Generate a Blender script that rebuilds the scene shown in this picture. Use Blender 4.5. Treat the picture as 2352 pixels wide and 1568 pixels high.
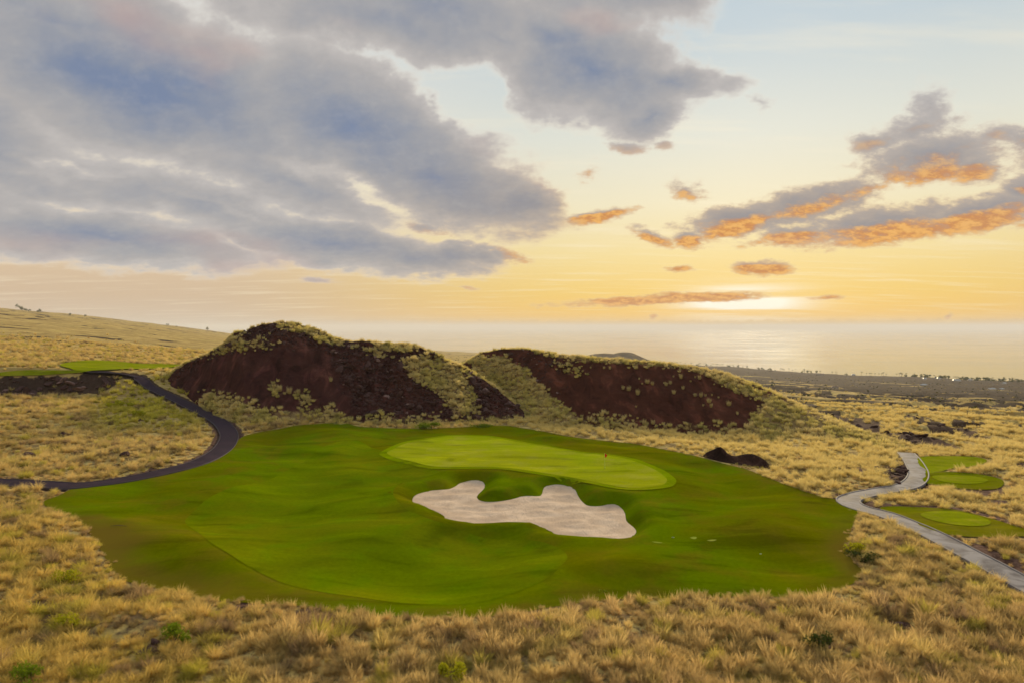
import bpy, bmesh, math, random
import numpy as np
from mathutils import Vector, Matrix
from mathutils.geometry import delaunay_2d_cdt

R = math.radians
scene = bpy.context.scene
COL = scene.collection
for o in list(bpy.data.objects):
    bpy.data.objects.remove(o)
random.seed(7)
RNG = np.random.default_rng(11)

# ------------------------------------------------------------------ camera
CAM_Z, FPX = 22.0, 683.0            # metres above the fairway; focal length in pixels of a 1024 wide frame
PITCH = math.atan(14.0 / FPX)
cam_d = bpy.data.cameras.new("camera"); cam_d.sensor_width = 36.0
cam_d.lens = 36.0 * FPX / 1024.0; cam_d.clip_start = 0.5; cam_d.clip_end = 200000.0
cam = bpy.data.objects.new("camera", cam_d); COL.objects.link(cam)
cam.location = (0, 0, CAM_Z); cam.rotation_euler = (R(90) - PITCH, 0, 0)
cam_d.dof.use_dof = True; cam_d.dof.focus_distance = 150.0; cam_d.dof.aperture_fstop = cam_d.lens / 120.0     # the nearest grass is a little soft
scene.camera = cam

K = 1024.0 / 2352.0                 # survey coordinates are noted on a 2352 wide print of the photograph
def ray(qx, qy):
    px, py = np.asarray(qx, float) * K, np.asarray(qy, float) * K
    a, b = (px - 512) / FPX, (341 - py) / FPX
    c, s = math.cos(PITCH), math.sin(PITCH)
    return np.stack([a, c + b * s, -s + b * c], -1)
def azel(qx, qy):
    d = ray(qx, qy); d = d / np.linalg.norm(d)
    return math.degrees(math.atan2(d[0], d[1])), math.degrees(math.asin(d[2]))

# ------------------------------------------------------------------ colour management, sampling
vs = scene.view_settings
vs.view_transform = 'Standard'; vs.look = 'None'; vs.gamma = 1.0; vs.use_curve_mapping = False
vs.exposure = 0.12
scene.render.engine = 'CYCLES'
cy = scene.cycles
cy.use_denoising = True
cy.max_bounces = 6; cy.diffuse_bounces = 4; cy.glossy_bounces = 2; cy.transmission_bounces = 4
cy.transparent_max_bounces = 4; cy.volume_bounces = 1
cy.caustics_reflective = False; cy.caustics_refractive = False

def lin(c):
    out = []
    for v in c[:3]:
        v = v / 255.0
        out.append(v / 12.92 if v <= 0.04045 else ((v + 0.055) / 1.055) ** 2.4)
    return tuple(out) + (1.0,)

# ------------------------------------------------------------------ node helpers
class T:
    """Small expression builder for shader node trees."""
    def __init__(s, nt): s.nt = nt
    def node(s, typ, **kw):
        n = s.nt.nodes.new(typ)
        for k, v in kw.items(): setattr(n, k, v)
        return n
    def put(s, sock, v):
        if isinstance(v, bpy.types.NodeSocket): s.nt.links.new(v, sock)
        elif v is not None: sock.default_value = v
    def m(s, op, a, b=None, c=None, clamp=False):
        n = s.node('ShaderNodeMath', operation=op, use_clamp=clamp)
        for i, v in enumerate((a, b, c)): s.put(n.inputs[i], v)
        return n.outputs[0]
    def add(s, a, b): return s.m('ADD', a, b)
    def sub(s, a, b): return s.m('SUBTRACT', a, b)
    def mul(s, a, b): return s.m('MULTIPLY', a, b)
    def smooth(s, v, lo, hi, a=0.0, b=1.0, kind='SMOOTHSTEP'):
        n = s.node('ShaderNodeMapRange', interpolation_type=kind)
        s.put(n.inputs[0], v)
        for i, x in enumerate((lo, hi, a, b)): s.put(n.inputs[1 + i], x)
        return n.outputs[0]
    def lerp(s, v, lo, hi, a=0.0, b=1.0): return s.smooth(v, lo, hi, a, b, 'LINEAR')
    def vm(s, op, a, b=None, scale=None):
        n = s.node('ShaderNodeVectorMath', operation=op)
        s.put(n.inputs[0], a)
        if b is not None: s.put(n.inputs[1], b)
        if scale is not None: s.put(n.inputs['Scale'], scale)
        return n.outputs['Value'] if op in ('LENGTH', 'DOT_PRODUCT', 'DISTANCE') else n.outputs[0]
    def xyz(s, x, y, z=0.0):
        n = s.node('ShaderNodeCombineXYZ')
        for i, v in enumerate((x, y, z)): s.put(n.inputs[i], v)
        return n.outputs[0]
    def sep(s, v):
        n = s.node('ShaderNodeSeparateXYZ'); s.put(n.inputs[0], v); return n.outputs
    def noise(s, vec, scale, detail=4, rough=0.55, dist=0.0, color=False, lac=2.0):
        n = s.node('ShaderNodeTexNoise'); s.put(n.inputs['Vector'], vec)
        s.put(n.inputs['Scale'], scale); n.inputs['Detail'].default_value = detail
        n.inputs['Roughness'].default_value = rough; n.inputs['Distortion'].default_value = dist
        n.inputs['Lacunarity'].default_value = lac
        return n.outputs['Color'] if color else n.outputs['Fac']
    def ramp(s, fac, stops, interp='LINEAR'):
        n = s.node('ShaderNodeValToRGB'); cr = n.color_ramp; cr.interpolation = interp
        while len(cr.elements) < len(stops): cr.elements.new(0.5)
        for e, (p, c) in zip(cr.elements, stops): e.position = p; e.color = c
        s.put(n.inputs[0], fac); return n.outputs[0]
    def mix(s, f, a, b, mode='MIX'):
        n = s.node('ShaderNodeMix', data_type='RGBA', blend_type=mode)
        s.put(n.inputs[0], f); s.put(n.inputs[6], a); s.put(n.inputs[7], b); return n.outputs[2]

# ------------------------------------------------------------------ sky
SUN_AZ, SUN_EL = 19.1, 17.0
world = bpy.data.worlds.new("World"); scene.world = world; world.use_nodes = True
wt = world.node_tree; wt.nodes.clear(); W = T(wt)

# (centre x, centre y, radius x, radius y, tilt, weight) of each cloud mass as surveyed on the print
BIG = [
    (330, 190, 620, 190, 8, 1.25), (820, 300, 400, 150, 16, 1.1), (1010, 400, 290, 105, 22, 1.0), (1190, 465, 120, 48, 5, .8),
    (-300, 300, 600, 230, 0, 1.2), (120, 30, 520, 110, 0, .8), (1010, 20, 330, 95, 5, .85), (1420, -30, 260, 80, 0, .7),
    (880, 40, 420, 90, 4, .8), (1100, 90, 260, 70, 20, .6), (1360, 165, 260, 120, 12, 1.1), (1290, 90, 230, 90, 5, .9), (1560, 185, 140, 48, 10, .8), (1480, 270, 100, 50, -20, .7),
    (230, 545, 520, 70, 3, .95), (760, 560, 340, 58, 8, .95), (960, 595, 190, 40, 4, .85), (650, 410, 330, 75, 14, .7),
    (420, 460, 420, 62, 10, .6), (30, 410, 330, 46, 6, .6), (1060, 585, 110, 30, 6, .8), (-420, 520, 420, 90, 0, .9),
]
SMALL = [
    (2140, 365, 215, 72, 2, 1.15), (2130, 235, 76, 50, 25, .7), (2235, 385, 100, 48, 12, 1.0), (2015, 325, 85, 34, -5, .8),
    (2100, 300, 130, 50, 0, .7), (2290, 315, 100, 34, 10, .7), (2380, 335, 90, 56, 0, .8),
    (1690, 510, 170, 46, -8, 1.1), (1850, 470, 210, 52, -10, 1.1), (2010, 518, 280, 54, -4, 1.15), (2260, 487, 270, 48, -8, 1.15),
    (2360, 435, 80, 44, 0, 1.0), (1830, 540, 150, 30, -4, .95), (2480, 470, 220, 56, -6, 1.0), (1500, 545, 70, 20, 20, .8), (1585, 548, 52, 30, 0, .9),
    (1375, 497, 110, 18, -7, .9), (1440, 341, 62, 20, 3, .6), (1520, 332, 40, 16, 10, .55), (1578, 438, 46, 30, 20, .45),
    (1750, 614, 80, 21, 2, 1.05), (1557, 615, 40, 11, 2, .65), (1510, 689, 290, 12, -2, .85), (1610, 681, 170, 15, -1, 1.1), (1380, 692, 80, 8, 0, .7),
    (1910, 682, 56, 6, 0, .55), (970, 518, 95, 20, 9, .6), (1150, 585, 70, 22, 10, .6), (725, 643, 40, 8, 3, .5), (1065, 658, 40, 6, 5, .4),
    (1500, 727, 12, 8, 0, .5), (2180, 728, 16, 8, -40, .45), (1185, 535, 60, 8, 5, .4), (1740, 232, 40, 12, 20, .3), (1350, 400, 40, 22, -30, .35),
]
# the cover goes on round the rest of the sky as it does over the slope
ROUND = [(-75, 20, 34, 12, .9), (-115, 33, 34, 13, .8), (-150, 20, 30, 8, .7), (165, 36, 32, 11, .7), (125, 22, 28, 7, .7),
         (80, 30, 26, 7, .7), (95, 12, 22, 4, .7), (-55, 46, 36, 10, .8), (-130, 10, 36, 4, .7), (170, 9, 40, 4, .7), (60, 9, 14, 2.5, .8)]
HOLES = [(1080, 235, 130, 90, 35, .5), (960, 190, 120, 34, 20, .15), (700, 395, 90, 30, 20, .22), (840, 430, 120, 26, 22, .32), (150, 385, 240, 16, 4, .22),
         (480, 470, 190, 12, 14, .22), (560, 560, 80, 16, 22, .25)]

def survey(b):
    cx, cy_, rx, ry, tilt, w = b
    a, e = azel(cx, cy_)
    s = math.degrees(K / FPX)
    ca = math.cos(R(a))
    return a, e, rx * s * ca * ca, ry * s * ca, -tilt, w

def plan_of(G, v):
    """plan coordinates of a flat cloud deck: shapes flatten and shrink towards the horizon"""
    a, e, _ = G.sep(v)
    h = G.add(G.m('SINE', G.mul(e, R(1))), 0.36)
    ar = G.mul(a, R(1))
    return G.xyz(G.m('DIVIDE', G.m('SINE', ar), h), G.mul(G.m('DIVIDE', G.m('COSINE', ar), h), 1.15), 0.0), e
def powers(G, vec):
    x, y, _ = G.sep(vec)
    return G.xyz(G.mul(x, x), G.mul(x, y), G.mul(y, y)), G.xyz(x, y, 1.0)
def blob(G, pw, az, el, rx, ry, tilt, w):
    """w * (1 - elliptic distance), as a quadratic form in azimuth and elevation"""
    c, s_ = math.cos(R(tilt)), math.sin(R(tilt))
    A = c * c / rx ** 2 + s_ * s_ / ry ** 2; B = 2 * c * s_ * (1 / rx ** 2 - 1 / ry ** 2); C = s_ * s_ / rx ** 2 + c * c / ry ** 2
    q = G.add(G.vm('DOT_PRODUCT', pw[0], (A, B, C)),
              G.vm('DOT_PRODUCT', pw[1], (-2 * A * az - B * el, -2 * C * el - B * az, A * az * az + B * az * el + C * el * el)))
    return G.m('MULTIPLY_ADD', G.m('SQRT', G.m('MAXIMUM', q, 0.0)), -w, w)
def allmax(G, pw, specs, soft=.12):
    out = None
    for sp in specs:                       # one after the other keeps the shader's stack small
        x = blob(G, pw, *sp)
        out = x if out is None else G.m('SMOOTH_MAX', out, x, soft)
    return out

def cloud_group():
    g = bpy.data.node_groups.new("cloud_cover", 'ShaderNodeTree')
    g.interface.new_socket("Vector", in_out='INPUT', socket_type='NodeSocketVector')
    for nm in ("Cover", "Depth", "Small", "Fine", "Under"):
        g.interface.new_socket(nm, in_out='OUTPUT', socket_type='NodeSocketFloat')
    G = T(g); gi = g.nodes.new('NodeGroupInput'); go = g.nodes.new('NodeGroupOutput')
    v = gi.outputs[0]
    plan, e = plan_of(G, v)
    warp = G.vm('SUBTRACT', G.noise(plan, 5.4, 5, .62, color=True), (.5, .5, .5))
    warp = G.vm('SCALE', warp, scale=G.lerp(e, 0, 26, .35, 1.0))
    wv = powers(G, G.vm('ADD', v, G.vm('MULTIPLY', warp, (10.0, 5.0, 0))))
    bigv = allmax(G, wv, [survey(b) for b in BIG] + [(a_, e_, rx, ry, 0, w) for a_, e_, rx, ry, w in ROUND])
    hole = None
    for b in HOLES:
        h_ = G.m('MAXIMUM', blob(G, wv, *survey(b)), 0.0)
        hole = h_ if hole is None else G.add(hole, h_)
    n1 = G.sub(G.noise(plan, 8.6, 7, .6), .5)
    depth_b = G.add(G.sub(G.m('MULTIPLY_ADD', n1, .72, bigv), hole), .15)
    cov_b = G.smooth(depth_b, -.06, .30)
    s0 = G.vm('ADD', v, G.vm('MULTIPLY', warp, (3.6, 1.9, 0)))
    sv = powers(G, s0)
    smallv = allmax(G, sv, [survey(b) for b in SMALL])
    n2 = G.sub(G.noise(plan, 24.0, 4, .68), .5)
    n12 = G.m('MULTIPLY_ADD', n1, 1.1, G.mul(n2, .9))
    depth_s = G.add(smallv, n12)
    cov_s = G.smooth(depth_s, -.06, .46)
    # the same small clouds looked up a little lower, towards the sun: where they are thinner there, light reaches the belly
    shift = (0.25, -.75, 0)
    pl2, _ = plan_of(G, G.vm('ADD', v, shift))
    m1 = G.sub(G.noise(pl2, 8.6, 4, .6), .5)
    low_s = G.add(allmax(G, powers(G, G.vm('ADD', s0, shift)), [survey(b) for b in SMALL[0:25]]), G.mul(m1, 1.0))
    G.put(go.inputs[0], G.m('MAXIMUM', cov_b, cov_s))
    G.put(go.inputs[1], G.m('MAXIMUM', depth_b, G.mul(depth_s, .75)))
    G.put(go.inputs[2], G.mul(cov_s, G.sub(1.0, cov_b)))
    G.put(go.inputs[3], n2)
    G.put(go.inputs[4], G.sub(G.m('MULTIPLY_ADD', n1, 1.0, smallv), low_s))
    return g

CG = cloud_group()
dirv = W.node('ShaderNodeTexCoord').outputs['Generated']
dx, dy, dz = W.sep(W.vm('NORMALIZE', dirv))
az = W.mul(W.m('ARCTAN2', dx, dy), 180 / math.pi)
el = W.mul(W.m('ARCSINE', dz), 180 / math.pi)
ae = W.xyz(az, el, 0)
cgn = W.node('ShaderNodeGroup'); cgn.node_tree = CG; W.put(cgn.inputs[0], ae)
cov, dep, small, fine, under = cgn.outputs
dsun = W.m('ABSOLUTE', W.sub(az, SUN_AZ))
f = W.lerp(el, 0, 90)
def E(stops): return [(e / 90.0, lin(c)) for e, c in stops]
gold = W.ramp(f, E([(0, (226, 178, 96)), (1.0, (238, 188, 78)), (3.0, (238, 200, 104)), (6, (239, 216, 150)), (10, (236, 226, 192)), (15, (220, 222, 210)), (22, (192, 206, 213)), (30, (180, 199, 213)), (90, (176, 198, 216))]))
pale = W.ramp(f, E([(0, (200, 182, 164)), (2.5, (208, 182, 153)), (6, (222, 195, 160)), (10, (236, 220, 188)), (15, (236, 230, 215)), (25, (214, 220, 222)), (40, (190, 204, 214)), (90, (176, 198, 216))]))
clear = W.mix(W.smooth(dsun, 12, 46), gold, pale)
# thin streaks of high cirrus
hz = W.add(dz, .06)
deck = W.xyz(W.mul(W.m('DIVIDE', dx, hz), .35), W.mul(W.m('DIVIDE', dy, hz), 1.4), 0)
cirr = W.noise(deck, 2.0, 5, .6)
clear = W.mix(W.mul(W.smooth(cirr, .5, .72), .32), clear, lin((248, 236, 208)))
# physical scattering of the low sun, as a share of the clear air
nis = W.node('ShaderNodeTexSky', sky_type='NISHITA'); nis.sun_disc = False
nis.sun_elevation = R(SUN_EL); nis.sun_rotation = R(SUN_AZ); nis.altitude = 200; nis.air_density = 1.0; nis.dust_density = 1.5
clear = W.mix(1.0, clear, W.mix(1.0, nis.outputs[0], (.003, .003, .003, 1), 'MULTIPLY'), 'ADD')
# glare around the sun, broken into level bars by the cloud between
bars = W.noise(W.xyz(W.mul(az, .05), W.mul(el, 1.35), 3.0), 1.0, 4, .6)
gl = W.m('EXPONENT', W.mul(W.add(W.m('POWER', W.m('DIVIDE', W.sub(az, SUN_AZ - .5), 4.2), 2.0), W.m('POWER', W.m('DIVIDE', W.sub(el, 2.0), 1.15), 2.0)), -1.0))
glare = W.mul(gl, W.smooth(bars, .38, .56, .12, 1.0))
clear = W.mix(W.m('MINIMUM', W.mul(glare, 1.7), 1.0), clear, (1.12, 1.06, .86, 1))
near = W.mul(W.smooth(dsun, 40, 10), W.smooth(el, 17, 9))
grey = W.ramp(W.lerp(dep, 0, 1.25), [(0, lin((242, 234, 216))), (.09, lin((220, 212, 202))), (.20, lin((192, 187, 184))), (.38, lin((174, 171, 171))), (.62, lin((157, 159, 166))), (.88, lin((133, 143, 163))), (1, lin((120, 135, 163)))])
warm = W.ramp(W.lerp(dep, 0, .7), [(0, lin((246, 222, 170))), (.2, lin((222, 190, 146))), (.5, lin((178, 162, 148))), (1, lin((150, 144, 144)))])
fire = W.mix(W.smooth(fine, -.1, .12), lin((206, 140, 84)), lin((240, 178, 92)))
cl = W.mix(W.mul(near, .8), grey, warm)
lit = W.smooth(W.m('MULTIPLY_ADD', fine, .8, under), .02, .55)
low = W.smooth(el, 6.5, 2.5)
cl = W.mix(W.m('MINIMUM', W.mul(W.mul(W.mul(small, near), 1.3), W.m('MAXIMUM', W.mul(lit, .78), W.mul(low, .8))), 1.0), cl, fire)
# blush under the thick cloud, soft billows inside it
blush = W.smooth(W.noise(W.vm('MULTIPLY', ae, (.045, .12, 0)), 1.0, 3), .55, .7)
cl = W.mix(W.mul(blush, .5), cl, lin((196, 164, 156)))
cl = W.mix(W.lerp(fine, -.02, .3, .0, .12), cl, lin((218, 212, 204)))
# low bank on the sea horizon
bankn = W.noise(W.xyz(W.mul(az, .9), 0, 0), 1.0, 5, .65)
bank = W.smooth(W.sub(el, W.lerp(bankn, .3, .7, .25, .75)), .12, -.08)
clear = W.mix(W.mul(bank, .55), clear, W.mix(W.smooth(dsun, 4, 40), lin((226, 176, 84)), lin((205, 182, 160))))
# the sun itself, half down behind the bank
sd = W.vm('LENGTH', W.xyz(W.sub(az, SUN_AZ), el, 0))
clear = W.mix(W.smooth(sd, .31, .24), clear, lin((250, 222, 150)))
# below the horizon the sea and the land take over
clear = W.mix(W.smooth(el, -.6, -4), clear, lin((150, 135, 115)))
bg = W.node('ShaderNodeBackground'); W.put(bg.inputs[0], clear); bg.inputs[1].default_value = .90
bg2 = W.node('ShaderNodeBackground'); W.put(bg2.inputs[0], cl); bg2.inputs[1].default_value = .92
ms = W.node('ShaderNodeMixShader'); W.put(ms.inputs[0], cov); W.put(ms.inputs[1], bg.outputs[0]); W.put(ms.inputs[2], bg2.outputs[0])
world.cycles.sampling_method = 'NONE'
wo = W.node('ShaderNodeOutputWorld'); W.put(wo.inputs[0], ms.outputs[0])

# ------------------------------------------------------------------ sun, low over the sea ahead
sun_d = bpy.data.lights.new("sun", 'SUN'); sun_d.energy = 4.0; sun_d.angle = R(12.0); sun_d.color = (1.0, .80, .50)
sun = bpy.data.objects.new("sun", sun_d); COL.objects.link(sun)
sun.rotation_euler = Vector((math.sin(R(SUN_AZ)) * math.cos(R(SUN_EL)), math.cos(R(SUN_AZ)) * math.cos(R(SUN_EL)), math.sin(R(SUN_EL)))).to_track_quat('Z', 'Y').to_euler()
# ------------------------------------------------------------------ numeric helpers
def _hash(ix, iy, seed):
    h = (ix.astype(np.int64) * 374761393 + iy.astype(np.int64) * 668265263 + seed * 1442695041) & 0xffffffff
    h = ((h ^ (h >> 13)) * 1274126177) & 0xffffffff
    return (h ^ (h >> 16)) & 0xffffffff
def gnoise(x, y, seed=0):
    """gradient noise, about -1..1"""
    x, y = np.asarray(x, float), np.asarray(y, float)
    ix, iy = np.floor(x), np.floor(y); fx, fy = x - ix, y - iy
    u, v = fx * fx * fx * (fx * (fx * 6 - 15) + 10), fy * fy * fy * (fy * (fy * 6 - 15) + 10)
    def g(ox, oy):
        a = _hash(ix + ox, iy + oy, seed) * (2 * math.pi / 4294967296.0)
        return np.cos(a) * (fx - ox) + np.sin(a) * (fy - oy)
    a, b = g(0, 0) + u * (g(1, 0) - g(0, 0)), g(0, 1) + u * (g(1, 1) - g(0, 1))
    return (a + v * (b - a)) * 1.5
def fbm(x, y, octaves=4, seed=0, gain=.5):
    t, a, n = 0.0, 1.0, 0.0
    for o in range(octaves):
        t = t + a * gnoise(x * 2 ** o + o * 17.3, y * 2 ** o - o * 9.1, seed + o); n += a; a *= gain
    return t / n
def sstep(lo, hi, v):
    t = np.clip((np.asarray(v, float) - lo) / (hi - lo), 0, 1); return t * t * (3 - 2 * t)
def inside(P, x, y):
    x, y = np.asarray(x, float), np.asarray(y, float); r = np.zeros(x.shape, bool)
    n = len(P)
    for i in range(n):
        x0, y0 = P[i]; x1, y1 = P[(i + 1) % n]
        if y0 == y1: continue
        c = ((y0 > y) != (y1 > y)) & (x < (x1 - x0) * (y - y0) / (y1 - y0) + x0)
        r ^= c
    return r
def dist_line(P, x, y, closed=False):
    x, y = np.asarray(x, float), np.asarray(y, float); d = np.full(x.shape, 1e18)
    n = len(P)
    for i in range(n if closed else n - 1):
        ax, ay = P[i]; bx, by = P[(i + 1) % n]; ex, ey = bx - ax, by - ay
        t = np.clip(((x - ax) * ex + (y - ay) * ey) / max(ex * ex + ey * ey, 1e-9), 0, 1)
        d = np.minimum(d, (x - ax - t * ex) ** 2 + (y - ay - t * ey) ** 2)
    return np.sqrt(d)
def sdf(P, x, y, limit=None):
    """signed distance, negative inside; far points are only bounded"""
    x, y = np.asarray(x, float), np.asarray(y, float)
    P = np.asarray(P); lo, hi = P.min(0), P.max(0); m = limit or 12.0
    out = np.full(x.shape, m)
    k = (x > lo[0] - m) & (x < hi[0] + m) & (y > lo[1] - m) & (y < hi[1] + m)
    if k.any():
        d = dist_line(P, x[k], y[k], True); out[k] = np.where(inside(P, x[k], y[k]), -d, np.minimum(d, m))
    return out
def catmull(P, step, closed=False):
    P = [np.asarray(p, float) for p in P]; n = len(P); out = []
    for i in range(n if closed else n - 1):
        g = (lambda j: P[j % n]) if closed else (lambda j: P[min(max(j, 0), n - 1)])
        p0, p1, p2, p3 = g(i - 1), g(i), g(i + 1), g(i + 2)
        k = max(1, int(np.linalg.norm(p2 - p1) / step))
        for t in np.arange(k) / k:
            out.append(.5 * ((2 * p1) + (p2 - p0) * t + (2 * p0 - 5 * p1 + 4 * p2 - p3) * t * t + (3 * p1 - p0 - 3 * p2 + p3) * t ** 3))
    if not closed: out.append(P[-1])
    return np.array(out)

# ------------------------------------------------------------------ lie of the land
SEA_Z = -180.0
AZ_T = np.array([-180, -120, -80, -50, -36.9, -31.1, -21.9, -14, -6.8, 5, 15.4, 26, 36.9, 60, 100, 180])
ROW_T = np.array([262, 258, 270, 292, 303, 313.5, 331.5, 341, 348, 356, 362.5, 370, 376, 382, 340, 262])
def slope_of(az_deg):
    b = (327 - np.interp(az_deg, AZ_T, ROW_T)) / FPX
    return b * np.cos(np.radians(np.clip(az_deg, -60, 60)))
def base_z(x, y):
    x, y = np.asarray(x, float), np.asarray(y, float)
    r = np.hypot(x, y); a = np.degrees(np.arctan2(x, y))
    w = 30.0
    z = slope_of(a) * w * np.logaddexp(0, np.minimum((r - 165) / w, 600))
    z = z * (1 + .75 * np.exp(-np.maximum(r - 165, 0) / 900) * sstep(-12, 12, a))
    # shelf to the left that the far holes lie on, with a rocky bank in front of it
    wid = 7 + 60 * sstep(-128, -98, x)
    z = z + 7.0 * sstep(206 - wid * .5, 206 + wid * .8, y) * sstep(-40, -95, x) * (1 - sstep(420, 700, r))
    # swells, growing with distance
    z = z + .45 * fbm(x / 26, y / 26, 3, 3) * sstep(20, 60, r)
    z = z + 2.2 * fbm(x / 95, y / 95, 3, 21) * sstep(170, 330, r) * sstep(-30, 40, np.abs(a) * 2)
    z = z + np.minimum(r * .0045, 16) * fbm(x / 420, y / 420, 4, 31) * sstep(500, 1200, r)
    return z
def hit(qx, qy, dz=0.0, zf=None):
    """where the line of sight through a point of the print meets the land"""
    zf = zf or base_z
    d = ray(qx, qy); d = d / d[..., 1:2]
    t = 25 * 1.004 ** np.arange(0, 1400)
    X = d[..., 0:1] * t; Z = CAM_Z + d[..., 2:3] * t
    below = Z - dz <= zf(X, np.broadcast_to(t, X.shape))
    i = np.argmax(below, -1); i = np.where(below.any(-1), i, len(t) - 1)
    lo, hi = t[np.maximum(i - 1, 0)], t[i]
    for _ in range(14):
        m = (lo + hi) / 2; b = CAM_Z + d[..., 2] * m - dz <= zf(d[..., 0] * m, m)
        hi = np.where(b, m, hi); lo = np.where(b, lo, m)
    return np.stack([d[..., 0] * hi, hi], -1)
def pts(L, dz=0.0):
    L = np.array(L, float); return hit(L[:, 0], L[:, 1], dz)
def project(P):
    """world -> print coordinates"""
    P = np.asarray(P, float); c, s = math.cos(PITCH), math.sin(PITCH)
    X, Y, Z = P[..., 0], P[..., 1], P[..., 2] - CAM_Z
    fwd, up = Y * c - Z * s, Y * s + Z * c
    fwd = np.where(fwd < 1, 1, fwd)
    return (512 + FPX * X / fwd) / K, (341 - FPX * up / fwd) / K
def reg(ox, oy, sc, L): return [((ox + x * sc) / 1.74150, (oy + y * sc) / 1.74150) for x, y in L]
def R1(L): return reg(0, 1150, .51020, L)
def R2(L): return reg(700, 1250, .55272, L)
def R3(L): return reg(1800, 1250, .63776, L)
def R4(L): return reg(2996, 1350, .63768, L)
def R5(L): return reg(1500, 1700, .55272, L)

# ------------------------------------------------------------------ outlines of turf, sand and paths, surveyed on the land
back = [(182, 1117), (300, 1101), (400, 1076), (470, 1054), (530, 1030), (549, 1008), (575, 996), (640, 984), (690, 975), (745, 971), (785, 968), (832, 979), (941, 983), (1040, 981), (1148, 976), (1195, 981), (1260, 992), (1319, 1003),
        (1390, 1011), (1454, 1018), (1520, 1030), (1583, 1043), (1656, 1062), (1720, 1079), (1794, 1108), (1867, 1134), (1922, 1147), (1958, 1160), (1970, 1175)]
front = [(1957, 1196), (1947, 1233), (1957, 1266), (1978, 1288), (1973, 1312), (1925, 1334), (1870, 1350), (1780, 1350), (1700, 1349), (1600, 1352), (1500, 1353), (1380, 1358), (1250, 1375), (1180, 1388), (1050, 1396), (940, 1394), (830, 1388), (760, 1378), (700, 1370), (620, 1366),
         (560, 1362), (480, 1355), (380, 1335), (300, 1318), (262, 1302), (245, 1270), (228, 1242), (190, 1190), (150, 1168), (112, 1152), (100, 1138), (135, 1124)]
APRON = catmull(np.vstack([pts(back), pts(front, .75)]), .8, True)
SAND = catmull(hit(*np.array(R5([(272, 530), (300, 500), (370, 478), (440, 465), (530, 460), (580, 440), (620, 415), (700, 401), (770, 406), (795, 430), (785, 460), (745, 500), (740, 525), (770, 545), (830, 552), (920, 545), (1000, 530), (1070, 510),
        (1130, 508), (1190, 510), (1210, 490), (1225, 455), (1290, 442), (1370, 450), (1440, 475), (1470, 515), (1500, 550), (1540, 578), (1620, 582), (1700, 570), (1760, 580), (1805, 625), (1820, 690), (1870, 735), (1890, 770), (1850, 810), (1760, 838), (1600, 828),
        (1400, 818), (1320, 800), (1270, 765), (1200, 735), (1100, 722), (950, 720), (770, 730), (650, 718), (530, 690), (498, 672), (500, 655), (430, 615), (330, 580), (280, 560)])).T, -.68), .45, True)
GREEN = catmull(hit(*np.array(R5([(30, 202), (80, 172), (200, 122), (350, 97), (560, 72), (800, 77), (950, 97), (1150, 132), (1350, 167), (1500, 192), (1650, 205), (1800, 228), (1950, 268), (2080, 322), (2150, 370), (2181, 405), (2140, 445), (2000, 465),
        (1850, 470), (1680, 452), (1500, 418), (1300, 375), (1100, 345), (900, 325), (700, 318), (500, 315), (350, 305), (200, 270), (90, 238)])).T, .42), .7, True)
FAIRWAY = catmull(pts([(425, 1185), (450, 1160), (520, 1125), (620, 1092), (690, 1062), (735, 1034), (800, 1016), (860, 1030), (905, 1058), (960, 1074), (1010, 1088), (950, 1098), (915, 1118), (903, 1142), (925, 1172), (985, 1200), (1080, 1220), (1180, 1231), (1265, 1250),
        (1302, 1278), (1290, 1310), (1235, 1345), (1130, 1372), (1000, 1381), (850, 1371), (700, 1349), (560, 1308), (490, 1268), (455, 1225)]), .8, True)
TEE_A = catmull(pts(R4([(1058, 756), (1200, 742), (1400, 746), (1490, 768), (1440, 800), (1280, 820), (1180, 842), (1112, 846)])), .6, True)
TEE_B = catmull(pts(R4([(1100, 834), (1250, 840), (1450, 856), (1590, 893), (1560, 945), (1370, 950), (1200, 928), (1095, 900)])), .6, True)
TEE_B2 = catmull(pts(R4([(1150, 868), (1250, 860), (1420, 872), (1500, 895), (1440, 916), (1300, 915), (1190, 897)])), .6, True)
TEE_C = catmull(pts(R4([(820, 1068), (900, 1058), (1100, 1064), (1300, 1080), (1480, 1124), (1725, 1198), (1900, 1250), (1900, 1268), (1725, 1247), (1600, 1252), (1350, 1247), (1180, 1217), (1000, 1152), (880, 1102)])), .6, True)
TEE_C2 = catmull(pts(R4([(1080, 1105), (1250, 1088), (1400, 1112), (1510, 1152), (1480, 1182), (1300, 1178), (1130, 1142)])), .6, True)
FAR_A = catmull(pts(R1([(500, 596), (620, 578), (760, 572), (900, 578), (1050, 595), (1250, 600), (1420, 606), (1360, 626), (1150, 640), (900, 645), (720, 654), (560, 640), (470, 612)])), 2.0, True)
FAR_B = catmull(pts(R1([(-160, 676), (0, 668), (90, 656), (250, 648), (480, 650), (690, 655), (640, 668), (450, 680), (200, 691), (0, 695), (-160, 697)])), 2.0, True)
LPATH = catmull(pts(R1([(-80, 1520), (120, 1530), (330, 1540), (600, 1551), (950, 1510), (1300, 1440), (1560, 1366), (1720, 1280), (1790, 1190), (1782, 1115), (1700, 1035), (1530, 945), (1310, 840), (1130, 745), (1080, 690), (980, 664), (860, 655), (700, 652)])), 1.2)
RPATH = catmull(pts(R4([(985, 722), (1010, 748), (1040, 790), (1062, 840), (1052, 885), (1000, 925), (900, 948), (780, 968), (680, 990), (622, 1018), (655, 1052), (740, 1080), (850, 1108), (1010, 1170), (1180, 1250), (1350, 1340), (1500, 1420), (1725, 1545), (1900, 1640)])), .8)
PATHS = [(LPATH, 1.65), (RPATH, 1.3)]

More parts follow.
